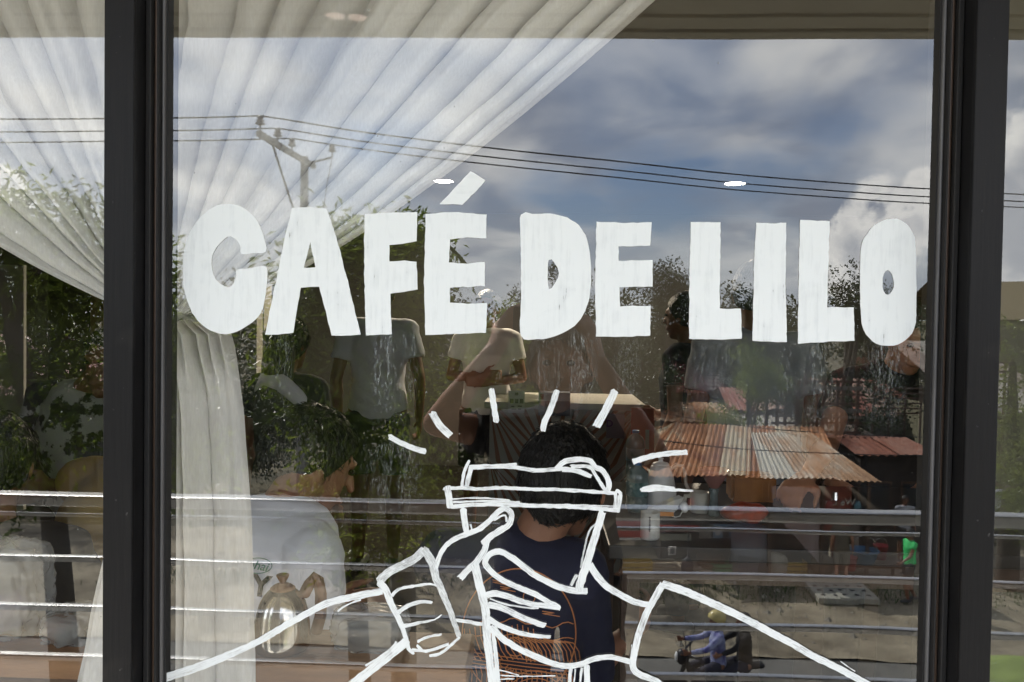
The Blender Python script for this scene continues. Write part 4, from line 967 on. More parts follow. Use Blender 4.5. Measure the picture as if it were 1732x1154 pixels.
# --- 2 man in the pale shirt, left, bent forward
pale = shirtm('pale_lilac_cotton', (.82, .84, .93))
WS = person('person in a pale lilac t-shirt bent forward beside the curtain, seen from behind', (P(412, 900, .68).x, .68, FLOOR + .05), radians(-38), SIT,
            dict(che=(.02, .05, .90), nec=(.0, .10, 1.06), hea=(-.05, .20, 1.125), shR=(.15, .06, .99), elR=(.17, .04, .74), wrR=(.17, .27, .68), shL=(-.14, .02, 1.00)), 1.0,
            pale, .80, shirtm('denim', (.03, .04, .07)), .6, 'short', skin_m, .0065, headtilt=-.35, headrot=-.35, folds=.007)
bpy.context.view_layer.update()
ws = [c for c in WS.children if c.name.startswith('shirt')][0]
green_ink = mat('green_print_ink', (.03, .20, .13), .6)
def stamp(s, size, px, py, m, sh, name, rot=0., bold=0.):
    cu = bpy.data.curves.new(name, 'FONT'); cu.body = s; cu.size = size; cu.align_x = 'CENTER'; cu.align_y = 'CENTER'; cu.offset = bold; cu.shear = .25 if s == 'phai' else 0
    tt = bpy.data.objects.new(name, cu); COL.objects.link(tt); dg = bpy.context.evaluated_depsgraph_get(); me = bpy.data.meshes.new_from_object(tt.evaluated_get(dg))
    COL.objects.unlink(tt); bpy.data.objects.remove(tt)
    mw = sh.matrix_world.copy(); bv = BVHTree.FromPolygons([mw @ v.co for v in sh.data.vertices], [tuple(p.vertices) for p in sh.data.polygons]); inv = mw.inverted()
    bmx = BM(); bmx.from_mesh(me); bmesh.ops.subdivide_edges(bmx, edges=bmx.edges[:], cuts=1); bmesh.ops.triangulate(bmx, faces=bmx.faces[:])
    bad = []
    for v in bmx.verts:
        x, y = v.co.x * cos(rot) - v.co.y * sin(rot), v.co.x * sin(rot) + v.co.y * cos(rot)
        r = ray(px + x, py - y).normalized(); h = bv.ray_cast(EYE, r)
        if h[0] is None: bad.append(v); continue
        v.co = inv @ (h[0] - r * .0035)
    bmesh.ops.delete(bmx, geom=bad, context='VERTS')
    o = obj(name, bmx, m, sh); return o
stamp('phai', 21, 436, 957, green_ink, ws, 'shirt_lettering', -.2, .3)
shirt_print(ws, [(circ(436, 957, 24, 13, -pi, pi, 30), 1.4)], green_ink)
sink = mat('black_shirt_ink', (.008, .008, .01), .7)
stamp('Y', 50, 441, 993, sink, ws, 'shirt_lettering', -.15, 1.6)

# --- 3 standing in grey, back to us
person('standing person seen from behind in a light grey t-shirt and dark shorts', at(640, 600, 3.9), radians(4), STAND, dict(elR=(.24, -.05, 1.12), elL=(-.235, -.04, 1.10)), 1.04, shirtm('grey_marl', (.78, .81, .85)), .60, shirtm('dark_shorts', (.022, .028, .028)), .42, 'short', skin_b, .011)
# --- 4 arms crossed, facing us
person('standing person facing out with folded arms in a white t-shirt and black shorts', at(824, 600, 4.5), radians(176), STAND,
       dict(elR=(.24, .02, 1.13), wrR=(.02, .19, 1.14), elL=(-.24, .02, 1.13), wrL=(-.02, .17, 1.10)), 1.0, shirtm('white_cotton', (.80, .79, .75)), .55, shirtm('black_cotton', (.012, .012, .014)), .46, 'short', skin_b, .011,
       hr=((-1, .1, .1), (0, 1, 0), .5), hl=((1, .1, .1), (0, 1, 0), .5))
# --- 5 long dark hair behind the pale shirt
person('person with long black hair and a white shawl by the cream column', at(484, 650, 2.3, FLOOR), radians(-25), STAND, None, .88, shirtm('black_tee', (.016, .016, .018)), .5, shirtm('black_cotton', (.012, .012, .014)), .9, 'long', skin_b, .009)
lh = bpy.data.objects[[o.name for o in bpy.data.objects if o.name.startswith('person')][-1]]
shb = BM(); tube(shb, [Vector(p) * .88 for p in ((-.13, -.04, 1.37), (-.05, -.075, 1.43), (.05, -.085, 1.42), (.15, -.06, 1.34), (.19, -.03, 1.26))], [(.02, .02), (.03, .03), (.032, .036), (.03, .032), (.02, .02)], 14, Vector((0, 1, 0)))
obj('shawl', shb, shirtm('white_blouse', (.66, .67, .72)), lh, True)
# --- 7 navy top, mid room
person('standing person in a navy top half turned away near the back of the cafe', at(1160, 650, 3.1), radians(60), STAND, dict(elR=(.24, .05, 1.12), wrR=(.30, .25, 1.05)), .97, shirtm('navy_top', (.022, .026, .05)), .5, shirtm('blue_jeans', (.03, .035, .06)), .9, 'short', skin_b, .011)
# --- 8 wide grey back
person('standing person in a plain grey t-shirt behind the letters L and I', at(1276, 650, 2.2), radians(-6), STAND,
       None, 1.02, shirtm('mid_grey_cotton', (.40, .41, .44)), .6, shirtm('brown_trousers', (.016, .013, .011)), .9, 'short', skin_b, .010, narrow=1.12)
# --- 9 barista at the work table, facing the window, both hands forward
person('barista in a black t-shirt leaning over the work table with both hands busy', (P(1478, 700, 2.12).x, 2.12, FLOOR), radians(180), STAND,
       dict(pel=(0, -.02, .94), wai=(0, .04, 1.08), che=(0, .12, 1.22), nec=(0, .20, 1.36), hea=(0, .27, 1.47), shR=(.175, .17, 1.30), shL=(-.175, .17, 1.30), elR=(.30, .38, 1.12), wrR=(.44, .62, 1.06), elL=(-.27, .36, 1.06), wrL=(-.04, .62, 1.21)), 1.0,
       shirtm('black_tee', (.016, .016, .018)), .55, shirtm('black_cotton', (.012, .012, .014)), .9, 'short', mat('skin_lit', (.62, .29, .16), .5, 0, .15, 9), .008, headtilt=-.45,  # barista's skin made brighter and warmer: lamp light put into the colour
       hr=((.7, .7, -.3), (0, .2, 1), .7), hl=((.85, .5, -.1), (0, .3, 1), .8))
# --- 10 left window: black shirt, mustard shirt, patterned shirt
BK = person('person in a black t-shirt with a pale yellow letter R behind the left window', (P(-28, 860, .95).x, .95, FLOOR - .06), radians(8), SIT, None, 1.0, shirtm('black_tee', (.016, .016, .018)), .6, shirtm('black_cotton', (.012, .012, .014)), .6, 'short', skin_b, .008)
bpy.context.view_layer.update()
bs = [c for c in BK.children if c.name.startswith('shirt')][0]
stamp('R', 40, 18, 926, mat('pale_yellow_ink', (.50, .52, .25), .6), bs, 'shirt_lettering', -.05, 1.5)
person('person in a mustard t-shirt hunched over the table behind the left window', (P(150, 880, 1.25).x, 1.25, FLOOR + .06), radians(-14), SIT,
       dict(che=(.0, .10, .84), nec=(.0, .19, .98), hea=(.0, .30, 1.06), shR=(.175, .15, .93), shL=(-.175, .15, .93), elR=(.24, .30, .72), elL=(-.24, .30, .72), wrR=(.14, .5, .74), wrL=(-.14, .5, .74)), 1.02, shirtm('mustard_cotton', (.50, .34, .10)), .6, shirtm('blue_jeans', (.03, .035, .06)), .9, 'short', skin_b, .008, headtilt=-.6)
person('person in a white shirt with dark leaf pattern seated further back behind the left window', at(150, 700, 2.0, FLOOR + .20), radians(170), SIT, dict(nec=(-.05, .06, 1.04), hea=(-.17, .10, 1.13)), 1.0,
       mat('leaf_pattern_cloth', (.03, .035, .035), .85, 0, .3, 9, col2=(.46, .48, .46), ramp=(.47, .5)), .6, shirtm('brown_trousers', (.016, .013, .011)), .9, 'short', skin_b, .009)
def stool(px, Y, label, z=FLOOR, h=.45):
    p = P(px, 800, Y); t = thing('stool', label, 'stool', (p.x, Y, FLOOR), 0, 'wooden stools in the cafe')
    obj('seat', lathe(BM(), [(.15, h - .03), (.165, h - .02), (.165, h - .005), (.15, h)]), wood_m, t, True)
    for a in range(4):
        b = BM(); tube(b, [(.11 * cos(a * pi / 2 + .8), .11 * sin(a * pi / 2 + .8), h - .03), (.17 * cos(a * pi / 2 + .8), .17 * sin(a * pi / 2 + .8), .012)], [.014, .011], 8); obj('leg', b, dark_wood, t)
for px, Y, l in ((918, .86, 'wooden stool under the person in the navy t-shirt'), (440, .66, 'wooden stool under the person in the pale lilac t-shirt'), (-28, .95, 'wooden stool under the person in the black t-shirt'), (142, 1.25, 'wooden stool under the person in the mustard t-shirt'), (150, 2.0, 'wooden stool under the person in the leaf pattern shirt')):
    stool(px, Y, l)

# --- the photographer, outside, facing the glass, camera held up at the lens of this picture
# hands hold it from both sides, elbows out
PX = P(950, 620, 1.22).x; px0 = PX; py0 = -1.22
def pl(x, y, z): return ((x - px0), (y - py0), (z - FLOOR))
lens = EYE + Vector((0, -.05, 0))
tee = shirtm('photographer_black_tee', (.010, .010, .012))
elL = M(738, 716, 1.14); wrL = M(834, 598, 1.06)
PH = person('photographer in a black t-shirt raising a camera to the window', (px0, py0, FLOOR), 0, STAND,
       dict(shR=(.165, -.02, 1.20), shL=(-.165, .0, 1.20), pel=(0, -.03, .86), wai=(0, -.03, .98), che=(0, -.02, 1.10), nec=(0, -.03, 1.255), hea=(.0, -.01, 1.375), hiR=(.09, -.03, .83), hiL=(-.09, -.03, .83), knR=(.10, .04, .46), knL=(-.10, .04, .46), elL=pl(*elL), wrL=pl(*wrL), elR=(.24, .06, 1.16), wrR=pl(.14, -1.05, 5.90)), 1.0,
       tee, .45, shirtm('black_cotton', (.012, .012, .014)), .9, 'short', skin_m, .008, hl=((.55, .10, 1), (-.75, .55, .2), .6), hr=((-.25, .15, .8), (.8, .4, .2), .8), headrot=.1, headtilt=.15)
tc_ = thing('photo_camera', 'black camera held up in both hands towards the window', 'camera', (0, -1.0, 6.0))
obj('body', bx(-.065, .065, -.02, .02, -.042, .035, .006), rubber, tc_)
ll = lathe(BM(), [(.030, 0), (.032, .004), (.030, .035), (.026, .036), (.024, .030)]); bmesh.ops.rotate(ll, cent=(0, 0, 0), matrix=Matrix.Rotation(-pi / 2, 3, 'X'), verts=ll.verts)
obj('lens', ll, rubber, tc_, True, (0, .020, 0))
obj('viewfinder', bx(-.016, .016, -.018, .018, .035, .052, .004), rubber, tc_)
# ================================================================ THE STREET, MIRRORED BY THE GLASS
def zig(bm, x0, x1, y0, y1, z): bm.faces.new([bm.verts.new(p) for p in ((x0, y0, z), (x1, y0, z), (x1, y1, z), (x0, y1, z))])
earth = mat('dusty_earth', (.20, .165, .11), .95, 0, .35, .9, .5, 9, coords='Object', col2=(.36, .31, .22))
bm = BM(); zig(bm, -1500, 1500, -2400, 300, 0); structure('ground', bm, mat('rough_ground', (.085, .085, .055), .95, 0, .4, .3, col2=(.20, .17, .10)))
RDY = (-5.2, -13.6)
asph = mat('road_surface', (.15, .145, .13), .9, 0, .16, 1.1, .3, 30)
bm = BM(); zig(bm, -160, 160, RDY[1], RDY[0], .012); structure('road', bm, asph)
# verge: dirt with tyre tracks, lumpy strip
def strip_mesh(x0, x1, y0, y1, nx, ny, zf):
    vs = [(x0 + (x1 - x0) * i / nx, y0 + (y1 - y0) * k / ny, zf(x0 + (x1 - x0) * i / nx, y0 + (y1 - y0) * k / ny)) for i in range(nx + 1) for k in range(ny + 1)]
    return vs, [(i * (ny + 1) + k, (i + 1) * (ny + 1) + k, (i + 1) * (ny + 1) + k + 1, i * (ny + 1) + k + 1) for i in range(nx) for k in range(ny)]
def vz(x, y): return .03 + .05 * abs(noise.noise(Vector((x * .5, y * .9, 0)))) + .03 * noise.noise(Vector((x * 2, y * 3, 1))) + .16 * exp(-((y + 18.6) / .8) ** 2) * (.6 + noise.noise(Vector((x * .4, 3, 3))))
structure('dirt_verge', strip_mesh(-40, 45, -21.5, -13.55, 340, 60, vz), earth)
# gravel and weeds on the verge
random.seed(11)
vs, fs = [], []
for i in range(2600):
    x = random.uniform(-9, 20); y = -random.choice([random.gauss(18.3, .5), random.uniform(14, 19)]); r = random.uniform(.012, .045) if random.random() < .95 else .09
    z = vz(x, y); k = len(vs); vs += [(x - r, y, z), (x, y - r, z), (x + r, y, z), (x, y + r, z), (x + r * .2, y, z + r * .9)]; fs += [(k, k + 1, k + 4), (k + 1, k + 2, k + 4), (k + 2, k + 3, k + 4), (k + 3, k, k + 4)]
tag(obj('gravel', (vs, fs), mat('pebbles', (.30, .27, .22), .9, 0, .4, 30)), 'small stones scattered on the dirt verge', 'gravel', kind='stuff')
vs, fs = [], []
for i in range(5200):
    cx_ = random.choice([-3, 2.2, 5.5, 8, 12, 15.5, -7]) + random.gauss(0, 1.3); cy_ = -random.gauss(17.2, .45); z = vz(cx_, cy_); h = random.uniform(.03, .16); a = random.uniform(0, 6.3); k = len(vs)
    vs += [(cx_ - .012 * cos(a), cy_ - .012 * sin(a), z - .01), (cx_ + .012 * cos(a), cy_ + .012 * sin(a), z - .01), (cx_ + random.gauss(0, .04), cy_ + random.gauss(0, .04), z + h)]; fs.append((k, k + 1, k + 2))
tag(obj('weeds', (vs, fs), mat('weed_green', (.065, .10, .025), .8, 0, .4, 3)), 'low green weeds along the dirt verge', 'grass', kind='stuff')
# drain covers with dark holes
dm = mat('drain_concrete', (.34, .33, .28), .9, 0, .1, 6)
for i, (px, py) in enumerate(((1405, 998), (1440, 1003))):
    q = M(px, py, 17.0); t = thing('drain_cover', ('left' if i == 0 else 'right') + ' one of two concrete drain covers with rows of holes, on the verge', 'drain cover', (q.x, -16.9, .13 + .02 * i), .05)
    obj('slab', bx(-.42, .42, -.55, .55, -.08, .05, .01), dm, t)
    for a in range(3):
        for b in range(3): obj('hole', lathe(BM(), [(.055, .0505), (.055, .052)], ((a - 1) * .26, (b - 1) * .32, 0), 12), rubber, t)

# --- corrugated roofs, one object per sheet
def rust_mat(name, a, b, c):
    m = bpy.data.materials.new(name); m.use_nodes = True; t = m.node_tree; bs = t.nodes['Principled BSDF']; bs.inputs['Roughness'].default_value = .65; bs.inputs['Metallic'].default_value = .15
    tcn = t.nodes.new('ShaderNodeTexCoord'); oi = t.nodes.new('ShaderNodeObjectInfo'); ad = t.nodes.new('ShaderNodeVectorMath'); ad.operation = 'ADD'
    cb = t.nodes.new('ShaderNodeCombineXYZ'); ml = t.nodes.new('ShaderNodeMath'); ml.operation = 'MULTIPLY'; ml.inputs[1].default_value = 40; t.links.new(oi.outputs['Random'], ml.inputs[0]); t.links.new(ml.outputs[0], cb.inputs[0])
    t.links.new(tcn.outputs['Object'], ad.inputs[0]); t.links.new(cb.outputs[0], ad.inputs[1])
    mp = t.nodes.new('ShaderNodeMapping'); mp.inputs['Scale'].default_value = (1.6, .7, .7); t.links.new(ad.outputs[0], mp.inputs[0])
    nz = t.nodes.new('ShaderNodeTexNoise'); nz.inputs['Scale'].default_value = 1; nz.inputs['Detail'].default_value = 9; nz.inputs['Roughness'].default_value = .68; t.links.new(mp.outputs[0], nz.inputs[0])
    mt = t.nodes.new('ShaderNodeMath'); mt.operation = 'MULTIPLY_ADD'; t.links.new(oi.outputs['Random'], mt.inputs[0]); mt.inputs[1].default_value = .42; t.links.new(nz.outputs[0], mt.inputs[2])
    rp = t.nodes.new('ShaderNodeValToRGB'); t.links.new(mt.outputs[0], rp.inputs[0]); rp.color_ramp.elements[0].position = .42; rp.color_ramp.elements[0].color = (*a, 1); rp.color_ramp.elements[1].position = .84; rp.color_ramp.elements[1].color = (*c, 1)
    e = rp.color_ramp.elements.new(.64); e.color = (*b, 1); e = rp.color_ramp.elements.new(.56); e.color = (*[x * .8 for x in b], 1)
    t.links.new(rp.outputs[0], bs.inputs['Base Color']); return m
rust2 = rust_mat('rusty_silver_sheet', (.26, .08, .03), (.44, .26, .14), (.55, .52, .43))
rust = rust_mat('rusted_sheet', (.22, .065, .025), (.44, .19, .075), (.52, .44, .30))
maroon = rust_mat('maroon_sheet', (.13, .025, .022), (.17, .04, .035), (.20, .06, .05))
pinkroof = rust_mat('faded_red_sheet', (.33, .12, .09), (.42, .19, .14), (.42, .28, .22))
greyroof = rust_mat('grey_sheet', (.22, .16, .13), (.30, .24, .20), (.38, .35, .30))
def corr_roof(parent, E0, E1, R0, R1, m, wave=.14, amp=.026, sheet=.8):
    """corrugated slope: eave E0-E1, ridge R0-R1, waves run up the slope; each sheet is a part"""
    E0, E1, R0, R1 = (Vector(v) for v in (E0, E1, R0, R1)); L_ = (E1 - E0).length; n = max(1, round(L_ / sheet)); base = Vector(parent.location)
    nrm = (E1 - E0).cross(R0 - E0).normalized(); nrm = nrm if nrm.z > 0 else -nrm
    for i in range(n):
        a, b = i / n - .012, (i + 1) / n + .012; k = max(8, int(L_ / n / wave * 4)); lift = random.uniform(0, .03)
        rag = random.uniform(-.12, .10)
        vs = []; rows = 4
        for r in range(rows + 1):
            f = r / rows
            for j in range(k + 1):
                u = a + (b - a) * j / k; e = E0.lerp(E1, u); t = R0.lerp(R1, min(1, max(0, u))); d = (e - t).normalized()
                p = (e + d * (rag + .02)).lerp(t, f) + nrm * (amp * cos(2 * pi * u * L_ / wave) + lift); vs.append(p - base)
        fs = [(r * (k + 1) + j, r * (k + 1) + j + 1, (r + 1) * (k + 1) + j + 1, (r + 1) * (k + 1) + j) for r in range(rows) for j in range(k)]
        obj('roof_sheet', (vs, fs), m, parent, True)
def wall_quad(parent, name, a, b, z0, z1, m, th=.08):
    a = Vector(a); b = Vector(b); base = Vector(parent.location); bm = BM(); c0 = Vector((a.x, a.y, (z0 + z1) / 2)); c1 = Vector((b.x, b.y, (z0 + z1) / 2))
    quadbar(bm, c0 - base, c1 - base, th, z1 - z0); return obj(name, bm, m, parent)
darkw = mat('dark_stall_wall', (.045, .035, .03), .85, 0, .3, 2); redw = mat('brick_red_wall', (.22, .065, .035), .8, 0, .2, 2); greyw = mat('grey_block_wall', (.20, .19, .175), .85, 0, .15, 2, .2, 20)
YA, YAR = 18.6, 22.0
e0, e1 = M(1098, 803, YA), M(1322, 812, YA); r0, r1 = M(1142, 716, YAR), M(1412, 727, YAR)
A = thing('market_stall', 'roadside stall with a large rusty corrugated hip roof above red notice boards', 'stall', (e0.x, -YA, 0))
e1x = M(1430, 818, YA)
corr_roof(A, (e0.x, -YA, e0.z), (e1x.x, -YA, e0.z), (r0.x, -YAR, r0.z), (e1x.x + .6, -YAR, r0.z), rust)
corr_roof(A, (e0.x, -YAR - 3.4, e0.z), (e0.x, -YA, e0.z), (r0.x, -YAR - .02, r0.z), (r0.x, -YAR + .02, r0.z), rust)
wall_quad(A, 'wall', (e0.x + .4, -YA - .5), (e1x.x - .4, -YA - .5), 0, e0.z - .05, darkw)
wall_quad(A, 'wall', (e0.x + .4, -YA - .6), (e0.x + .4, -YAR - 3), 0, e0.z - .05, darkw)
wall_quad(A, 'fascia', (e0.x + .05, -YA - .04), (e1x.x, -YA - .04), e0.z - .14, e0.z - .03, mat('dark_fascia', (.03, .02, .018), .8), .03)
YB = 18.0; YBR = 20.6
f0, f1 = M(1290, 812, YB), M(1490, 819, YB); g0, g1 = M(1326, 731, YBR), M(1440, 735, YBR)
B = thing('market_stall', 'roadside stall with a rust and silver corrugated roof over the delivery banner', 'stall', (f0.x, -YB, 0))
corr_roof(B, (f0.x, -YB, f0.z), (f1.x, -YB, f0.z), (f0.x + .35, -YBR, g0.z), (f1.x - .75, -YBR, g0.z), rust2)
wall_quad(B, 'wall', (f0.x + .2, -YB - .7), (f1.x - .9, -YB - .7), 0, f0.z - .05, darkw)
wall_quad(B, 'side_wall', (f1.x - .85, -YB - .6), (f1.x - .5, -YB - .6), 0, f0.z - .1, redw)
for px in (1302, 1392, 1470):
    q = M(px, 900, YB - .1 + .2); bm = BM(); quadbar(bm, Vector((q.x, -YB - .1, 0)) - B.location, Vector((q.x, -YB - .1, f0.z - .04)) - B.location, .07, .07); obj('stall_post', bm, dark_wood, B)
# banner
b0, b1 = M(1368, 826, YB + .3), M(1448, 826, YB + .3); zt_, zb_ = M(1400, 826, YB + .3).z, M(1400, 872, YB + .3).z
bn = thing('banner', 'rust-red banner lettered We Deliver under the stall roof', 'banner', ((b0.x + b1.x) / 2, -YB - .5, zb_))
hw = (b1.x - b0.x) / 2
obj('cloth', bx(-hw - .15, hw, -.015, .015, -.45, zt_ - zb_, .003), mat('banner_red', (.30, .075, .045), .7, 0, .15, 2), bn)
lm = mat('banner_letters', (.62, .56, .48), .7)
text_mesh('lettering', 'We Deliver', .235, lm, bn, Matrix.Translation((.08, .018, .27)) @ Matrix.Rotation(pi, 4, 'Z') @ Matrix.Rotation(pi / 2, 4, 'X'), .002, .004)
# tarpaulin hanging from the roof edge, striped and torn to a point
vs, fs = [], []; n1_, n2_ = 40, 40
for i in range(n1_ + 1):
    for j in range(n2_ + 1):
        u, v = i / n1_, j / n2_
        T = Vector((1306 + 84 * u, 822 + 6 * u)); Bt = Vector((1310 + 78 * u, 868 + 86 * u)); p = T.lerp(Bt, v)
        d = .10 * sin(u * 17) * (.3 + v) + .06 * noise.noise(Vector((u * 4, v * 5, 2))); q = M(p.x, p.y, YB - .18); vs.append((q.x, q.y + d * .6, q.z))
for i in range(n1_):
    for j in range(n2_): k = i * (n2_ + 1) + j; fs.append((k, k + 1, k + n2_ + 2, k + n2_ + 1))
tag(obj('tarpaulin', (vs, fs), mat('faded_tarpaulin', (.26, .20, .19), .75, 0, .14, 14, stretch=(6, 1, .4)), None, True), 'faded pinkish grey tarpaulin hanging to a point from the stall roof', 'tarpaulin')
# notice boards along the stall front
def board(pa, pb, Y, m, label, marks=(), cat='sign', nm='notice_board', th=.05):
    a, b = M(*pa, Y), M(*pb, Y); t = thing(nm, label, cat, ((a.x + b.x) / 2, -Y, b.z)); w = abs(b.x - a.x) / 2; h = a.z - b.z
    obj('board', bx(-w, w, -th / 2, th / 2, 0, h, .004), m, t)
    for u0, v0, u1, v1, mm in marks: obj('print', bx(-w + 2 * w * u0, -w + 2 * w * u1, th / 2 + .001, th / 2 + .006, h * (1 - v1), h * (1 - v0)), mm, t)
    return t
offw = mat('faded_white_print', (.50, .46, .42), .7, 0, .1)
redb = mat('signal_red_board', (.42, .05, .04), .6, 0, .12)
board((1020, 876), (1094, 912), 18.9, offw, 'white and red board at the left end of the stall front', [(.0, .42, 1., .86, redb), (.25, .08, .8, .34, mat('pink_print', (.55, .22, .22), .6))])
rb = board((1112, 888), (1184, 900), 18.8, redb, 'narrow red board with faded lettering on the stall front', [(.12, .3, .2, .7, offw), (.24, .3, .3, .7, offw), (.36, .3, .44, .7, offw), (.5, .3, .56, .7, offw), (.62, .3, .7, .7, offw)])
board((1112, 903), (1166, 915), 18.75, mat('drab_board', (.24, .23, .17), .7), 'drab cream board under the narrow red board')
board((1204, 888), (1236, 912), 18.7, mat('blue_poster', (.07, .20, .34), .6, 0, .3, 4, col2=(.35, .42, .48)), 'blue and white poster leaning on the stall front', [(.1, .15, .35, .8, offw), (.5, .5, .8, .9, ink)])
board((1180, 890), (1200, 912), 18.7, mat('mottled_poster', (.08, .06, .05), .6, 0, .5, 9, col2=(.4, .36, .3)), 'small mottled poster left of the blue poster')
board((1128, 924), (1140, 938), 18.0, offw, 'tiny white framed card on the ground before the stall', [(.2, .18, .8, .82, ink)], 'card', 'framed_card')
# goods in front of the stalls
def crate(px, Y, w, h, m, label, z=.06):
    q = M(px, 950, Y); t = thing('crate', label, 'crate', (q.x, -Y, z))
    for k in range(3):
        zz = h * (k + .5) / 3
        for s in (-1, 1): obj('slat', bx(-w, w, s * .19 - .01, s * .19 + .01, zz - h * .12, zz + h * .12), m, t); obj('slat', bx(s * w - .01, s * w + .01, -.18, .18, zz - h * .12, zz + h * .12), m, t)
    obj('base', bx(-w, w, -.18, .18, .0, .02), m, t)
def pail(px, Y, r, h, m, label, z=.06, nm='bucket'):
    q = M(px, 950, Y); t = thing(nm, label, nm, (q.x, -Y, z)); obj('body', lathe(BM(), [(r * .75, 0), (r, h), (r * 1.06, h), (r * 1.04, h * .93), (r * .93, h * .95), (r * .7, .03)]), m, t, True)
    bm = BM(); tube(bm, [(-r, 0, h), (-r * .7, 0, h + r * .7), (0, 0, h + r), (r * .7, 0, h + r * .7), (r, 0, h)], [.008] * 5, 6); obj('handle', bm, steel_m, t)
blu = mat('blue_tub', (.04, .16, .32), .4, 0, .15); rdp = mat('red_pail', (.42, .03, .04), .4, 0, .15); ylw = mat('yellow_crate', (.45, .30, .06), .6, 0, .2); grn = mat('green_crate', (.05, .20, .09), .6, 0, .2)
pail(1462, 18.1, .34, .30, blu, 'wide blue tub right of the delivery banner', .5, 'tub'); pail(1441, 17.7, .14, .32, rdp, 'red bucket hanging low beside the banner', .42); pail(1492, 18.4, .17, .34, rdp, 'red bucket at the right end of the stall', .5)
crate(1338, 18.5, .34, .34, ylw, 'yellow crate behind the tarpaulin'); crate(1226, 18.3, .32, .30, grn, 'green crate under the blue poster'); crate(1200, 18.4, .30, .42, dark_wood, 'dark wooden crate left of the green one'); crate(1075, 18.2, .34, .36, ylw, 'yellow crate by the left bollard'); crate(1118, 18.35, .30, .30, mat('faded_crate', (.28, .25, .20), .7), 'faded grey crate below the red board')
q = M(1476, 950, 18.2); t = thing('stall_table', 'rough wooden stand holding tubs at the right end of the stall', 'table', (q.x, -18.2, .05)); obj('tabletop', bx(-.75, .75, -.42, .42, .40, .45), dark_wood, t)
for sx in (-1, 1):
    for sy in (-1, 1): obj('leg', bx(sx * .68 - .03, sx * .68 + .03, sy * .36 - .03, sy * .36 + .03, 0, .40), dark_wood, t)
for i, (px, w, l) in enumerate(((1250, .26, 'dark sack slumped left of the grey drum'), (1312, .3, 'pale sack slumped under the tarpaulin'), (1392, .28, 'brown sack near the person in brown shorts'))):
    bm = BM(); ell(bm, Vector((0, 0, .26)), (w, w * .75, .30), sub=3)
    for v in bm.verts: v.co += v.normal * .05 * noise.noise(v.co * 6 + Vector((i, 0, 0))); v.co.z = max(0, v.co.z)
    q = M(px, 950, 18.35); tag(obj('sack', bm, mat(('dark_sack', 'pale_sack', 'brown_sack')[i], ((.05, .05, .05), (.34, .31, .25), (.16, .11, .06))[i], .9, 0, .2, 8), None, True, (q.x, -18.35, .06)), l, 'sack', 'sacks before the stalls')
for i, px in enumerate((1130, 1165, 1340, 1362, 1404, 1452)):
    q = M(px, 830, 18.3); bm = BM(); ell(bm, Vector((0, 0, 0)), (.09, .03, .20), sub=2)
    tag(obj('hanging_packet', bm, mat('packet_%d' % (i % 3), ((.45, .35, .1), (.35, .06, .05), (.12, .25, .30))[i % 3], .4, 0, .3, 8), None, True, (q.x, -18.25, 1.72)), ('yellow', 'red', 'teal')[i % 3] + (' packet hanging under the big rusty roof' if i < 3 else ' packet hanging under the silver roof near the banner'), 'packet', 'packets hanging in the stalls')
# bollards
for i, (px, l) in enumerate(((1037, 'dark bollard on the verge nearest the photographer'), (1160, 'dark bollard below the narrow red board'), (1287, 'dark bollard left of the tarpaulin'))):
    q = M(px, 962, 17.9); t = thing('bollard', l, 'bollard', (q.x, -17.9, .06), 0, 'dark bollards along the stall front')
    obj('post', lathe(BM(), [(.12, 0), (.15, .1), (.15, .32), (.11, .45), (.05, .5), (.025, .55), (.022, 1.2), (.0, 1.22)]), mat('bollard_black', (.02, .02, .024), .6), t, True)
q = M(1265, 955, 18.2); t = thing('water_drum', 'tall grey drum standing in front of the stall', 'drum', (q.x, -18.2, .05))
obj('body', lathe(BM(), [(.40, 0), (.42, .05), (.42, .55), (.44, .58), (.42, .61), (.42, 1.10), (.44, 1.13), (.42, 1.16), (.40, 1.2), (.30, 1.21)], seg=32), mat('drum_grey', (.12, .13, .15), .5, 0, .15), t, True)

# --- houses further back
def house(name, label, E0, E1, YE, YR, ridge, m, wm, hipx=0., wave=.22, sheet=1.0, z1=None, drop=.0):
    """gable or hip roof seen from the eave side over a simple walled body with windows"""
    a, b = M(*E0, YE), M(*E1, YE); rz_ = M(ridge[0], ridge[1], YR).z; t = thing(name, label, 'house', (a.x, -YE, 0))
    z0 = (a.z + b.z) / 2
    corr_roof(t, (a.x, -YE, z0), (b.x, -YE, z0), (a.x + hipx, -YR, rz_), (b.x - hipx, -YR, rz_), m, wave, .022, sheet)
    corr_roof(t, (b.x, -2 * YR + YE, z0), (a.x, -2 * YR + YE, z0), (b.x - hipx, -YR, rz_), (a.x + hipx, -YR, rz_), m, wave, .022, sheet * 3)
    for s in (0, 1):
        x = a.x + .3 if s == 0 else b.x - .3
        w = wall_quad(t, 'side_wall', (x, -YE - .35), (x, -2 * YR + YE + .35), 0, z0 - .02, wm, .12)
    wall_quad(t, 'wall', (a.x + .35, -YE - .3), (b.x - .35, -YE - .3), 0, z0 - .02, wm, .12)
    L_ = b.x - a.x; n = max(2, int(L_ / 2.2))
    for i in range(n):
        x = a.x + L_ * (i + .5) / n; f = obj('window', bx(x - .45 - a.x, x + .45 - a.x, YE - YE - .24, -.20, max(.9, z0 - 1.7), z0 - .7, .01), dark_wood, t); obj('pane', bx(x - .38 - a.x, x + .38 - a.x, -.198, -.19, max(.97, z0 - 1.63), z0 - .77), mat('dim_pane', (.03, .035, .04), .15), f)
    return t
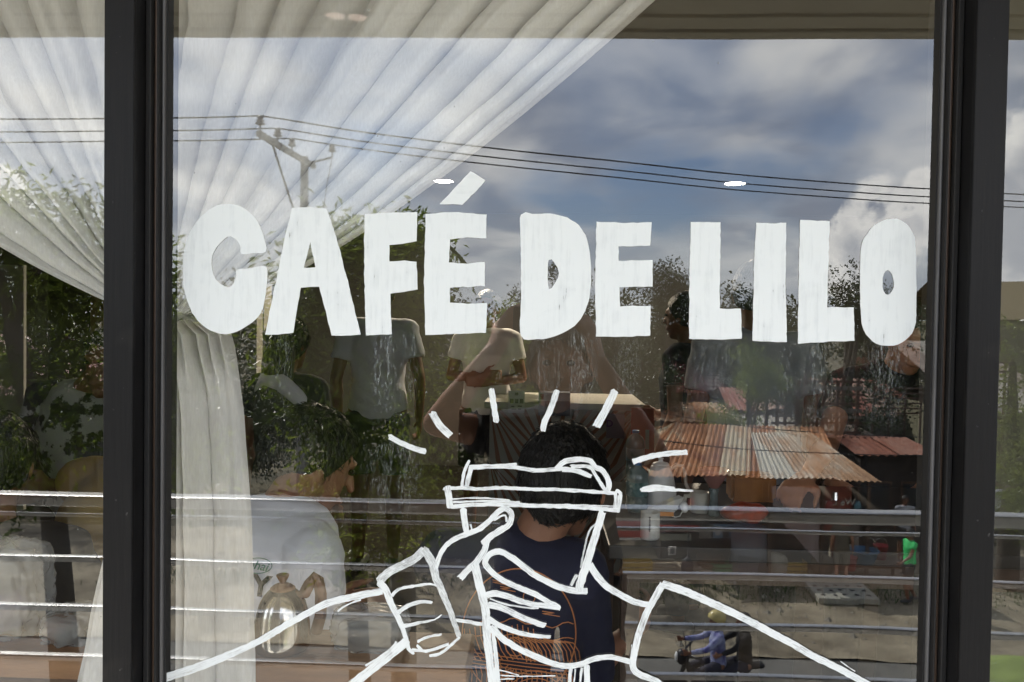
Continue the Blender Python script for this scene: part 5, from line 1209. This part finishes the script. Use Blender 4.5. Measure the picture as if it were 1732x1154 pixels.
HC = house('tin_roofed_house', 'house with a dark maroon corrugated roof crossed by rows of pale patches', (1096, 662), (1240, 666), 34, 38, (1150, 612), maroon, mat('dark_blue_wall', (.05, .055, .10), .8), .8)
# pale patches on that roof
pm = mat('pale_roof_patch', (.46, .38, .33), .8, 0, .2)
ee = M(1096, 662, 34); rr = M(1150, 612, 38)
for col in (0, 1, 2, 3):
    for k in range(7):
        f = .10 + k * .12; x = ee.x + .9 + (.8 * f) + (0, 1.75, 2.05, 4.1)[col] ; y = -(34 + 4 * f); z = (ee.z + .0) + (rr.z - ee.z) * f + .05
        b_ = bx(-.12, .12, -.14, .14, -.01, .012); bmesh.ops.rotate(b_, cent=(0, 0, 0), matrix=Matrix.Rotation(math.atan2(ee.z - rr.z, 4) * 1.0, 3, 'X'), verts=b_.verts); o = obj('roof_patch', b_, pm, HC); o.location = Vector((x, y, z)) - Vector(HC.location)
house('tin_roofed_house', 'house with a faded red corrugated roof at the right behind the stalls', (1408, 702), (1585, 706), 29, 33, (1480, 640), pinkroof, greyw, .5)
house('tin_roofed_house', 'house with a pale brown corrugated roof seen in the right window', (1650, 700), (1850, 706), 24, 31, (1740, 580), greyroof, mat('olive_wall', (.20, .19, .12), .8, 0, .1), .3)
house('tin_roofed_house', 'low house with a pinkish maroon roof seen in the left window', (-60, 672), (165, 676), 25, 29, (60, 616), rust_mat('dusty_maroon_sheet', (.22, .06, .06), (.27, .09, .09), (.33, .15, .14)), greyw, .3)
house('tin_roofed_house', 'grey walled house with a thin dark red roof behind the maroon one, left window', (-140, 600), (75, 602), 36, 38, (0, 566), maroon, mat('grey_wall_far', (.24, .25, .26), .8, 0, .1), .3)
house('concrete_building', 'broad olive concrete building above the trees at the far right', (1640, 540), (1900, 545), 44, 49, (1700, 478), mat('olive_concrete_roof', (.24, .19, .10), .8, 0, .08), mat('olive_wall', (.20, .19, .12), .8), .1)
house('tin_roofed_house', 'long low house with a dull brown roof behind the stalls and the dark racks', (1180, 735), (1480, 738), 25.5, 28, (1330, 700), greyroof, darkw, .3)
house('lean_to', 'small lean-to with a red-brown sheet roof at the right end of the stalls', (1452, 770), (1600, 776), 20.5, 22.5, (1520, 742), rust_mat('red_brown_sheet', (.20, .06, .035), (.26, .09, .05), (.32, .16, .11)), darkw, .1)
house('lean_to', 'small lean-to with a pale rusty roof between the maroon house and the big stall', (1105, 712), (1250, 716), 26, 28, (1180, 680), rust, darkw, .2)
house('lean_to', 'small lean-to with a faded pink roof left of the timber rack', (1230, 690), (1330, 693), 28, 30.5, (1290, 655), pinkroof, greyw, .2)
# dark bamboo racks
rk = M(1312, 745, 24.0); rk2 = M(1448, 745, 24.0); zr = M(1380, 636, 24.0).z
t = thing('timber_rack', 'dark open timber rack of posts and rails behind the rusty roofs', 'rack', (rk.x, -24, 0)); Wd = rk2.x - rk.x
for i in range(5):
    for dd in (0, 1.2):
        bm = BM(); quadbar(bm, (Wd * i / 4, -dd, 0), (Wd * i / 4 + .03, -dd, zr + random.uniform(-.3, .1)), .09, .09); obj('post', bm, dark_wood, t)
for k in range(9):
    z = zr - .12 - k * .22; bm = BM(); quadbar(bm, (-.15, .06 * (k % 2), z + random.uniform(-.04, .04)), (Wd + .15, .05, z + random.uniform(-.06, .06)), .05, .07 + .05 * (k in (1, 4))); obj('rail', bm, mat('weathered_rail', (.16, .145, .12), .8, 0, .3) if k in (1, 4, 5) else dark_wood, t)
# fence rails at far right
for nm, pa, pb, Y, lb in (('timber_fence', (1480, 655), (1560, 700), 26, 'thin timber fence before the faded red roof'), ('timber_fence', (1676, 612), (1712, 690), 22, 'thin timber fence in the right window')):
    a, b = M(*pa, Y), M(*pb, Y); t = thing(nm, lb, 'fence', (a.x, -Y, 0)); w = b.x - a.x
    for k in range(6): bm = BM(); quadbar(bm, (0, 0, b.z + (a.z - b.z) * k / 5), (w, 0, b.z + (a.z - b.z) * k / 5), .04, .05); obj('rail', bm, dark_wood, t)
    for i in range(4): bm = BM(); quadbar(bm, (w * i / 3, -.04, 0), (w * i / 3, -.04, a.z + .1), .05, .05); obj('post', bm, dark_wood, t)
# gate with thin bars, left
a, b = M(604, 872, 17.6), M(664, 934, 17.6); t = thing('bar_gate', 'low grey gate of thin upright bars across the road', 'gate', (a.x, -17.6, .08)); w = b.x - a.x; h = a.z - .1
bm = BM(); quadbar(bm, (-.05, 0, h), (w + .05, 0, h), .05, .05); quadbar(bm, (-.05, 0, .08), (w + .05, 0, .08), .05, .05); quadbar(bm, (-.05, 0, 0), (-.05, 0, h), .07, .07); quadbar(bm, (w + .05, 0, 0), (w + .05, 0, h), .07, .07); obj('gate_frame', bm, mat('gate_grey', (.32, .33, .28), .6), t)
for i in range(14): bm = BM(); quadbar(bm, (w * (i + .5) / 14, 0, .08), (w * (i + .5) / 14, 0, h), .02, .02); obj('bar', bm, MATS['gate_grey'], t)
wl = thing('boundary_wall', 'low grey wall behind the barred gate', 'wall', (M(430, 900, 19).x, -19, 0))
obj('body', bx(0, M(1000, 900, 19).x - M(430, 900, 19).x, -.1, .1, 0, 1.25), mat('olive_grey_wall', (.17, .17, .12), .85, 0, .2, 2), wl)

# --- trees
LEAF = {}
def leafm(n, c, c2, tr=.35):
    m = bpy.data.materials.new(n); m.use_nodes = True; t = m.node_tree; t.nodes.clear()
    tcn = t.nodes.new('ShaderNodeTexCoord'); nz = t.nodes.new('ShaderNodeTexNoise'); nz.inputs['Scale'].default_value = 1.4; nz.inputs['Detail'].default_value = 3; t.links.new(tcn.outputs['Object'], nz.inputs[0])
    rp = t.nodes.new('ShaderNodeValToRGB'); rp.color_ramp.elements[0].position = .38; rp.color_ramp.elements[1].position = .64; rp.color_ramp.elements[0].color = (*c, 1); rp.color_ramp.elements[1].color = (*c2, 1); t.links.new(nz.outputs[0], rp.inputs[0])
    b = t.nodes.new('ShaderNodeBsdfPrincipled'); b.inputs['Roughness'].default_value = .38; t.links.new(rp.outputs[0], b.inputs['Base Color'])
    tl = t.nodes.new('ShaderNodeBsdfTranslucent'); hs = t.nodes.new('ShaderNodeHueSaturation'); hs.inputs['Value'].default_value = 1.9; hs.inputs['Hue'].default_value = .48; t.links.new(rp.outputs[0], hs.inputs['Color']); t.links.new(hs.outputs[0], tl.inputs[0])
    mx = t.nodes.new('ShaderNodeMixShader'); mx.inputs[0].default_value = tr; t.links.new(b.outputs[0], mx.inputs[1]); t.links.new(tl.outputs[0], mx.inputs[2])
    o = t.nodes.new('ShaderNodeOutputMaterial'); t.links.new(mx.outputs[0], o.inputs[0]); return m
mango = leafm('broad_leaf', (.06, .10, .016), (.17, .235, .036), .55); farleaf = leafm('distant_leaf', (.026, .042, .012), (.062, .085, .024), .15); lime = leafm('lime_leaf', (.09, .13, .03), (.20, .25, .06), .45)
bark = mat('bark', (.085, .07, .055), .9, 0, .3, 6, .6, 25, stretch=(1, 1, .3)); palm_bark = mat('grey_bark', (.19, .175, .14), .9, 0, .25, 5, .7, 20, stretch=(1, 1, 2.2))
def crown(parent, lobes, n, size, m, droop=.5, seed=1, aspect=.32):
    rnd = random.Random(seed); vs, fs = [], []; base = Vector(parent.location)
    tot = sum(r[0] * r[1] * r[2] for _, r in lobes)
    for c, r in lobes:
        c = Vector(c); cnt = int(n * r[0] * r[1] * r[2] / tot); nt_ = max(6, cnt // 22)
        for q in range(nt_):
            d = Vector((rnd.gauss(0, 1), rnd.gauss(0, 1), rnd.gauss(0, 1))).normalized(); f = rnd.random() ** .42
            k = 1 + .35 * noise.noise(d * 1.7 + c)
            tc2 = c + Vector((d.x * r[0], d.y * r[1], d.z * r[2])) * f * k; td = (d + Vector((0, 0, .3)) + Vector((rnd.gauss(0, .5), rnd.gauss(0, .5), rnd.gauss(0, .3)))).normalized()
            for _ in range(22):
                s = size * rnd.uniform(.6, 1.25); p = tc2 + Vector((rnd.gauss(0, 1), rnd.gauss(0, 1), rnd.gauss(0, .8))) * size * 1.5
                ld = (td + Vector((rnd.gauss(0, .7), rnd.gauss(0, .7), rnd.gauss(0, .5) - droop))).normalized(); sd_ = ld.cross(Vector((rnd.gauss(0, 1), rnd.gauss(0, 1), rnd.gauss(0, 1)))).normalized() * s * aspect; up = ld.cross(sd_).normalized() * s * .10
                p -= base; b = len(vs)
                vs += [p, p + ld * s * .5 + sd_ * .5 + up, p + ld * s - up, p + ld * s * .5 - sd_ * .5 + up]; fs += [(b, b + 1, b + 2), (b, b + 2, b + 3)]
    o = obj('crown', (vs, fs), m, parent); o['kind'] = 'stuff'; return o
def trunk(parent, pts, rad, m=None):
    bm = BM(); base = Vector(parent.location); tube(bm, [Vector(p) - base for p in pts], rad, 12); return obj('trunk', bm, m or bark, parent, True)
def limb(parent, pts, rad, m=None):
    bm = BM(); base = Vector(parent.location); tube(bm, [Vector(p) - base for p in pts], rad, 8); return obj('limb', bm, m or bark, parent, True)
def V(px, py, Y, dy=0.): q = M(px, py, Y); return Vector((q.x, q.y + dy, q.z))
# near tree in the middle window
root = V(610, 900, 5.6); t = thing('broadleaf_tree', 'leafy tree close to the balcony between the curtain and the letter E with accent', 'tree', (root.x, -5.6, 0))
lob = [((V(590, 470, 5.6)), (.42, .5, .40)), (V(680, 430, 6.0), (.30, .4, .30)), (V(545, 560, 5.4), (.34, .5, .36)), (V(640, 560, 5.8), (.36, .5, .35)), (V(700, 520, 6.0), (.22, .4, .45)),
       (V(560, 720, 4.9), (.20, .3, .2)), (V(580, 680, 5.2), (.26, .4, .26)), (V(600, 800, 5.2), (.32, .4, .25)), (V(690, 850, 5.6), (.26, .4, .22)), (V(720, 680, 6.2), (.20, .3, .4)),
       (V(620, 920, 5.6), (.35, .4, .15)), (V(515, 640, 5.2), (.22, .3, .25))]
crown(t, lob, 23000, .085, mango, .55, 3)
trunk(t, [(root.x, -5.6, 0), (root.x + .05, -5.6, 2), (root.x - .05, -5.65, 4.2), V(600, 700, 5.6), V(600, 520, 5.7)], [.12, .10, .085, .06, .03])
for a, b in (((620, 830), (690, 850)), ((600, 760), (500, 720)), ((600, 640), (690, 540)), ((600, 600), (530, 560)), ((610, 880), (470, 830)), ((610, 950), (560, 900))): limb(t, [V(*a, 5.6), V((a[0] + b[0]) / 2, (a[1] + b[1]) / 2 - 6, 5.5), V(*b, 5.4)], [.035, .025, .012])
# grey trunk behind the letter F
q = V(686, 570, 7.2); t = thing('palm_tree', 'palm with a rough grey trunk standing behind the letter F', 'palm', (q.x, -7.2, 0))
tp_ = V(686, 400, 7.2)
trunk(t, [(q.x + .05, -7.2, 0), (q.x + .02, -7.2, 3), (q.x, -7.2, 5), (tp_.x, -7.2, tp_.z)], [.16, .13, .115, .10], palm_bark)
rnd = random.Random(5)
for i in range(11):
    a = i * 2 * pi / 11 + .3; vs, fs = [], []; bm = BM(); ln = .75; pts = []
    for k in range(9):
        f = k / 8; pts.append(Vector((cos(a) * ln * f * 1.0, sin(a) * ln * f, .32 * f - .75 * f * f)))
    tube(bm, pts, [.014] * 8 + [.004], 6)
    for k in range(1, 9):
        for s in (-1, 1):
            p = pts[k]; d = (pts[k] - pts[k - 1]).normalized(); sv = d.cross(Vector((0, 0, 1))).normalized() * s
            for h in (0, .5):
                pp = pts[k - 1].lerp(p, h); e = pp + sv * .20 + d * .10 + Vector((0, 0, -.12)); v = [bm.verts.new(x) for x in (pp, pp + d * .03, e)]; bm.faces.new(v)
    o = obj('frond', bm, mango, t); o.location = tp_ - Vector(t.location)
# left window tree
q = V(20, 600, 5.2); t = thing('broadleaf_tree', 'leafy tree with a thick dark leaning trunk seen in the left window', 'tree', (q.x - .1, -5.2, 0))
lob = [(V(20, 380, 5.4), (.42, .5, .28)), (V(-60, 400, 5.2), (.35, .5, .3)), (V(120, 400, 5.8), (.30, .4, .28)), (V(60, 480, 5.6), (.45, .5, .33)), (V(140, 500, 5.8), (.35, .4, .33)), (V(0, 640, 5.0), (.2, .3, .2)), (V(120, 620, 5.6), (.3, .4, .25)), (V(160, 700, 5.4), (.25, .4, .25)), (V(60, 770, 5.0), (.32, .3, .17)), (V(240, 480, 5.8), (.3, .4, .35)), (V(230, 660, 5.6), (.3, .4, .35)), (V(0, 830, 4.8), (.3, .3, .2)), (V(-110, 600, 5.2), (.3, .4, .5)), (V(290, 600, 5.6), (.2, .4, .4)), (V(310, 780, 5.2), (.22, .4, .3)), (V(150, 345, 5.6), (.16, .2, .10))]
crown(t, lob, 18000, .085, mango, .5, 8)
trunk(t, [(q.x + .5, -5.2, 0), (q.x + .45, -5.2, 3), V(85, 800, 5.2), V(48, 670, 5.2), V(22, 560, 5.2), V(18, 545, 5.2)], [.13, .11, .085, .075, .07, .05])
limb(t, [V(22, 560, 5.2), V(40, 480, 5.3), V(120, 410, 5.5)], [.05, .035, .015]); limb(t, [V(22, 560, 5.2), V(0, 470, 5.2), V(-40, 410, 5.2)], [.05, .035, .015])
# mid distance trees behind letters and beyond
def far_tree(px, ptop, Y, w, label, n=5200, seed=1, m=farleaf, size=.16, base=.0, asp=1.):
    c = M(px, ptop, Y); t = thing('broadleaf_tree', label, 'tree', (c.x, -Y, 0)); H_ = c.z; rnd = random.Random(seed); lobes = []
    for i in range(9):
        a = rnd.uniform(0, 6.28); f = rnd.uniform(.25, .65) if i else 0; r = w * rnd.uniform(.30, .48)
        lobes.append((Vector((c.x + cos(a) * w * f, -Y + sin(a) * w * f * .7, H_ - r * 1.0 - (f * w * 1.2 * rnd.uniform(.6, 1.8) * asp))), (r, r, r * .9)))
    for i in range(4):
        a = rnd.uniform(0, 6.28); lobes.append((Vector((c.x + cos(a) * w * .55, -Y + sin(a) * w * .4, max(H_ * .42, H_ - w * 2.0))), (w * .4, w * .4, w * .5)))
    crown(t, lobes, n, size, m, .3, seed + 20, .6)
    trunk(t, [(c.x, -Y, 0), (c.x + .1, -Y, H_ * .4), (c.x, -Y, H_ * .8)], [w * .09, w * .07, w * .03])
    for i in range(4): limb(t, [(c.x, -Y, H_ * (.35 + .08 * i)), tuple(lobes[i + 1][0])], [w * .04, w * .015])
    return t
ft = [(860, 505, 20, 1.5, 'bushy tree between the letters of CAFÉ and DE, above the raised hand', 21, mango, .13), (935, 432, 26, 1.9, 'tall tree seen through the hole of the letter D', 22, farleaf, .17),
      (1040, 480, 34, 3.0, 'dark tree behind the letter E of DE', 23, farleaf, .22), (1130, 440, 36, 1.7, 'tall narrow tree rising between the letters E and L', 24, farleaf, .2), (1160, 490, 38, 3.2, 'round dark tree behind the first letter L', 25, farleaf, .24),
      (1245, 478, 42, 2.6, 'tree rising between the letters L and I', 26, farleaf, .24), (1320, 520, 40, 3.0, 'low dark tree behind the letter I', 27, farleaf, .24), (1435, 440, 27, 2.4, 'broad tree between the second L and the O', 28, farleaf, .18),
      (1545, 510, 36, 2.6, 'dark tree behind the letter O', 29, farleaf, .2), (960, 590, 24, 2.2, 'low tree behind the photographer', 30, farleaf, .18), (1085, 560, 28, 2.4, 'low tree left of the patched maroon roof', 31, farleaf, .18),
      (1265, 575, 24, 1.5, 'small bright green tree beside the letter I', 32, mango, .14), (1715, 520, 18, 2.6, 'pale green bushy tree in the right window', 33, lime, .12), (1370, 560, 38, 2.4, 'dark tree behind the timber rack', 34, farleaf, .2),
      (790, 560, 22, 2.2, 'dark tree behind the person with folded arms', 35, farleaf, .17), (560, 480, 24, 2.8, 'dense tree further back behind the letter A', 36, farleaf, .18), (100, 460, 24, 3.0, 'dense dark tree further back in the left window', 37, farleaf, .18), (330, 505, 40, 2.2, 'distant tree behind the letter C', 38, farleaf, .24), (720, 400, 24, 2.4, 'tall tree behind the letter F', 39, farleaf, .18), (400, 600, 26, 2.4, 'dark tree behind the middle curtain', 40, farleaf, .2),
      (700, 700, 20.5, 1.6, 'bush behind the low wall near the gate', 41, mango, .13), (830, 720, 21, 1.7, 'bush behind the low wall left of the stalls', 42, farleaf, .14), (980, 720, 22, 2.0, 'bush between the low wall and the stall', 43, farleaf, .14), (520, 860, 20.5, 1.6, 'wide bush behind the low wall, far left of the gate', 44, farleaf, .15)]
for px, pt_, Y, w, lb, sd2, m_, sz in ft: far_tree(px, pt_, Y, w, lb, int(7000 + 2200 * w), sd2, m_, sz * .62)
# far wood
rnd = random.Random(77); lobes = []
for i in range(70):
    x = rnd.uniform(-75, 95); y = -rnd.uniform(55, 80); r = rnd.uniform(3, 5.5); lobes.append((Vector((x, y, rnd.uniform(1.5, 4.8))), (r * 1.3, r, r)))
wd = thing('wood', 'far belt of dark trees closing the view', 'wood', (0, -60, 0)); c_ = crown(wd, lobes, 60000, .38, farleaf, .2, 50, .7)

# --- utility pole, crossarm, insulators, wires
conc = mat('weathered_pole_concrete', (.20, .195, .18), .85, 0, .15, 3); insul = mat('brown_insulator', (.09, .07, .06), .3)
YP = 19.1; tpz = M(515, 262, YP); YE_ = 16.1
px_, pole = tpz.x, thing('utility_pole', 'concrete power pole with a crossarm reaching towards the balcony and ribbed insulators', 'utility pole', (tpz.x, -YP, 0))
bm = BM()
for z0_, z1_, w0, w1_ in ((0, tpz.z, .13, .075),):
    vsb = [bm.verts.new((s * w, u * w, z)) for z, w in ((z0_, w0), (z1_, w1_)) for s, u in ((-1, -1), (1, -1), (1, 1), (-1, 1))]
    for f in ((0, 1, 2, 3), (7, 6, 5, 4), (0, 4, 5, 1), (1, 5, 6, 2), (2, 6, 7, 3), (3, 7, 4, 0)): bm.faces.new([vsb[i] for i in f])
obj('pole_shaft', bm, conc, pole)
armz = M(520, 272, YP).z; e_ = M(437, 224, YE_); ax_ = e_.x - tpz.x
def lp(x, y, z): return (x - tpz.x, y + YP, z)
bm = BM(); quadbar(bm, (0.10, -.5, armz), (ax_, YP - YE_, armz), .10, .12); obj('crossarm', bm, mat('weathered_arm', (.13, .12, .105), .8), pole)
bm = BM(); quadbar(bm, (ax_ * .72, (YP - YE_) * .72, armz - .05), (-.02, .07, armz - 1.9), .035, .05); obj('brace', bm, MATS['weathered_arm'], pole)
heads = []
for f in (.97, .62, .30, -.75):
    x, y = (ax_ * f, (YP - YE_) * f) if f > 0 else (.62, -.3); zb2 = armz + .06 if f > 0 else armz + .20
    s = 1.0
    obj('insulator', lathe(BM(), [(.018, 0), (.018, .12), (.05, .13), (.10, .15), (.10, .17), (.05, .19), (.085, .21), (.085, .23), (.045, .25), (.07, .27), (.065, .30), (.03, .33)], (x, y, zb2), 16), insul, pole, True)
    heads.append(Vector((tpz.x + x, -YP + y, zb2 + .32)))
bm = BM(); quadbar(bm, (0, -.08, armz - .02), (.62, -.3, armz + .2), .05, .05); obj('side_arm', bm, MATS['weathered_arm'], pole)
bm = BM(); tube(bm, [(.62, -.3, armz + .2), (.50, -.25, armz - .5), (.42, -.2, armz - 1.2), (.55, -.1, armz - 1.7)], [.012] * 4, 6); obj('drop_wire', bm, rubber, pole)
obj('fuse', lathe(BM(), [(.03, 0), (.09, .02), (.05, .05), (.07, .09), (.02, .16)], (.42, -.1, armz - 1.55), 12), insul, pole, True)
wire_m = mat('power_wire', (.03, .03, .03), .6)
def wire(a, b, sag, r, label, grp='power lines over the road'):
    a, b = Vector(a), Vector(b); n = 30; bm = BM(); pts = [a.lerp(b, i / n) - Vector((0, 0, sag * 4 * (i / n) * (1 - i / n))) for i in range(n + 1)]; tube(bm, pts, [r] * (n + 1), 6, cap=False)
    tag(obj('power_line', bm, wire_m), label, 'power line', grp)
side = ('lowest', 'middle', 'topmost')
for i, (h, l) in enumerate(zip(heads[:3], ('topmost', 'middle', 'lowest'))):
    R_ = Vector((h.x + 42, h.y - 42 * .227, h.z + .10)); Lf = Vector((h.x - 34, h.y + 34 * .17, h.z - .25))
    wire(h, R_, .95, .016, l + ' of the three wires running right from the pole')
    wire(Lf, h, .55, .016, l + ' of the three wires running left from the pole')
# low service wires over the stalls
wire(M(1080, 742, 15), M(1640, 772, 17), .10, .012, 'thin wire sloping across the rusty roofs', 'service wires'); wire(M(1120, 700, 22), M(1600, 742, 19), .12, .012, 'thin wire above the rusty roofs', 'service wires')

# --- people in the street
def out(px, Y): q = M(px, 1000, Y); return (q.x, -Y, .06)
person('person on the verge in a bright green jersey with a dark strap', out(1541, 16.7), radians(80), STAND, dict(elR=(.2, .12, 1.12), wrR=(.16, .3, .98), knR=(.1, .16, .5), anR=(.1, .10, .1), anL=(-.1, -.22, .1)), .93, mat('neon_green', (.04, .62, .16), .7), .4, shirtm('dark_shorts', (.022, .028, .028)), .35, 'short', skin_b, .018, folds=.003)
person('person in a pale t-shirt and dark shorts standing beside the stall', out(1530, 19.6), radians(10), STAND, None, 1.0, mat('pale_grey_tee', (.42, .43, .47), .8), .5, shirtm('dark_shorts', (.022, .028, .028)), .4, 'short', skin_b, .018, folds=.003)
person('person in drab brown shorts standing half under the tarpaulin', out(1424, 17.6), radians(200), STAND, None, .98, mat('drab_tee', (.10, .085, .06), .8), .5, mat('brown_shorts', (.12, .09, .055), .8), .45, 'short', skin_m, .018, folds=.003)
person('small person in a white vest seen in the right window', out(1680, 22), radians(30), STAND, None, 1.0, mat('white_vest', (.55, .55, .56), .8), .1, shirtm('blue_jeans', (.03, .035, .06)), .9, 'short', skin_b, .02, folds=.003)
# motorcycle with two riders
q = M(1215, 1150, 11.2); mc = thing('motorcycle', 'dark motorcycle carrying two riders along the road', 'motorcycle', (q.x, -11.4, .012))
bk = mat('motorcycle_black', (.02, .02, .024), .35)
def wheel(x):
    w = obj('wheel', lathe(BM(), [(.20, -.03), (.27, -.045), (.30, -.02), (.30, .02), (.27, .045), (.20, .03)], seg=24), rubber, mc, True); w.rotation_euler.x = pi / 2; w.location = (x, 0, .30)
    r = obj('rim', lathe(BM(), [(.06, -.03), (.20, -.012), (.20, .012), (.06, .03)], seg=20), steel_m, w)
wheel(-.62); wheel(.62)
bm = BM(); tube(bm, [(.62, 0, .32), (.25, 0, .42), (-.25, 0, .50), (-.42, 0, .80)], [(.05, .04), (.11, .14), (.10, .12), .05], 12, Vector((0, 1, 0))); tube(bm, [(-.42, 0, .95), (-.50, 0, .70), (-.62, 0, .32)], [.04, .035, .03], 10); obj('frame', bm, bk, mc, True)
bm = BM(); tube(bm, [(-.18, 0, .74), (.2, 0, .77), (.72, 0, .80)], [(.10, .05), (.13, .06), (.10, .04)], 12, Vector((0, 1, 0))); obj('seat', bm, rubber, mc, True)
bm = BM(); tube(bm, [(-.30, -.34, 1.02), (-.44, -.14, 1.0), (-.44, .14, 1.0), (-.30, .34, 1.02)], [.018] * 4, 8); tube(bm, [(-.42, -.22, 1.0), (-.46, -.30, 1.22)], [.008, .008], 6); ell(bm, Vector((-.46, -.32, 1.26)), (.02, .06, .04)); tube(bm, [(-.42, .22, 1.0), (-.46, .30, 1.22)], [.008, .008], 6); ell(bm, Vector((-.46, .32, 1.26)), (.02, .06, .04)); obj('handlebar', bm, bk, mc, True)
bm = BM(); ell(bm, Vector((-.52, 0, .92)), (.09, .11, .13)); obj('headlamp_cowl', bm, bk, mc, True)
bm = BM(); ell(bm, Vector((-.60, 0, .92)), (.03, .07, .08)); obj('headlight', bm, plastic_w, mc, True)
RIDE = dict(SIT, hiR=(.10, 0, .53), knR=(.18, .36, .44), anR=(.18, .18, .06), hiL=(-.10, 0, .53), knL=(-.18, .36, .44), anL=(-.18, .18, .06), elR=(.26, .24, .84), wrR=(.28, .50, .80), elL=(-.26, .24, .84), wrL=(-.28, .50, .80))
r1_ = person('motorcycle rider in a blue and white jacket and a pale yellow helmet', (mc.location.x + .05, -11.4, .30), radians(90), RIDE, None, 1.0, mat('blue_white_jacket', (.06, .06, .42), .6, 0, .3, 6, col2=(.50, .55, .75)), 2, shirtm('dark_trousers', (.03, .03, .05)), .9, None, skin_b, .017, folds=.003)
hb = BM(); ell(hb, Vector((0, 0, 0)), (.125, .145, .125), sub=3); bmesh.ops.bisect_plane(hb, geom=hb.verts[:] + hb.edges[:] + hb.faces[:], plane_co=(0, .03, -.03), plane_no=(0, .5, -1), clear_outer=True)
o = obj('helmet', hb, mat('pale_yellow_helmet', (.62, .52, .22), .25), r1_, True); o.location = (0, .05, 1.235)
person('motorcycle passenger in a black top with long dark hair behind the rider', (mc.location.x + .46, -11.4, .32), radians(90), RIDE, dict(wrR=(.2, .42, .74), wrL=(-.2, .42, .74)), .98, shirtm('black_cotton', (.012, .012, .014)), 2, shirtm('dark_trousers', (.03, .03, .05)), .9, 'long', skin_m, .017, folds=.003)
# lime cover, right window
bm = BM(); ell(bm, Vector((0, 0, 0)), (1.5, .8, .5), sub=4)
for v in bm.verts: v.co.z = max(-.02, v.co.z + .1 * noise.noise(v.co * 2.5)); v.co.x += .1 * noise.noise(v.co * 3)
q = M(1720, 1045, 12.6); tag(obj('lime_tarpaulin', bm, mat('lime_cloth', (.25, .33, .08), .6, 0, .15, 3), None, True, (q.x, -12.6, .03)), 'lime green cover over a heap by the road in the right window', 'tarpaulin')
bpy.context.view_layer.update()
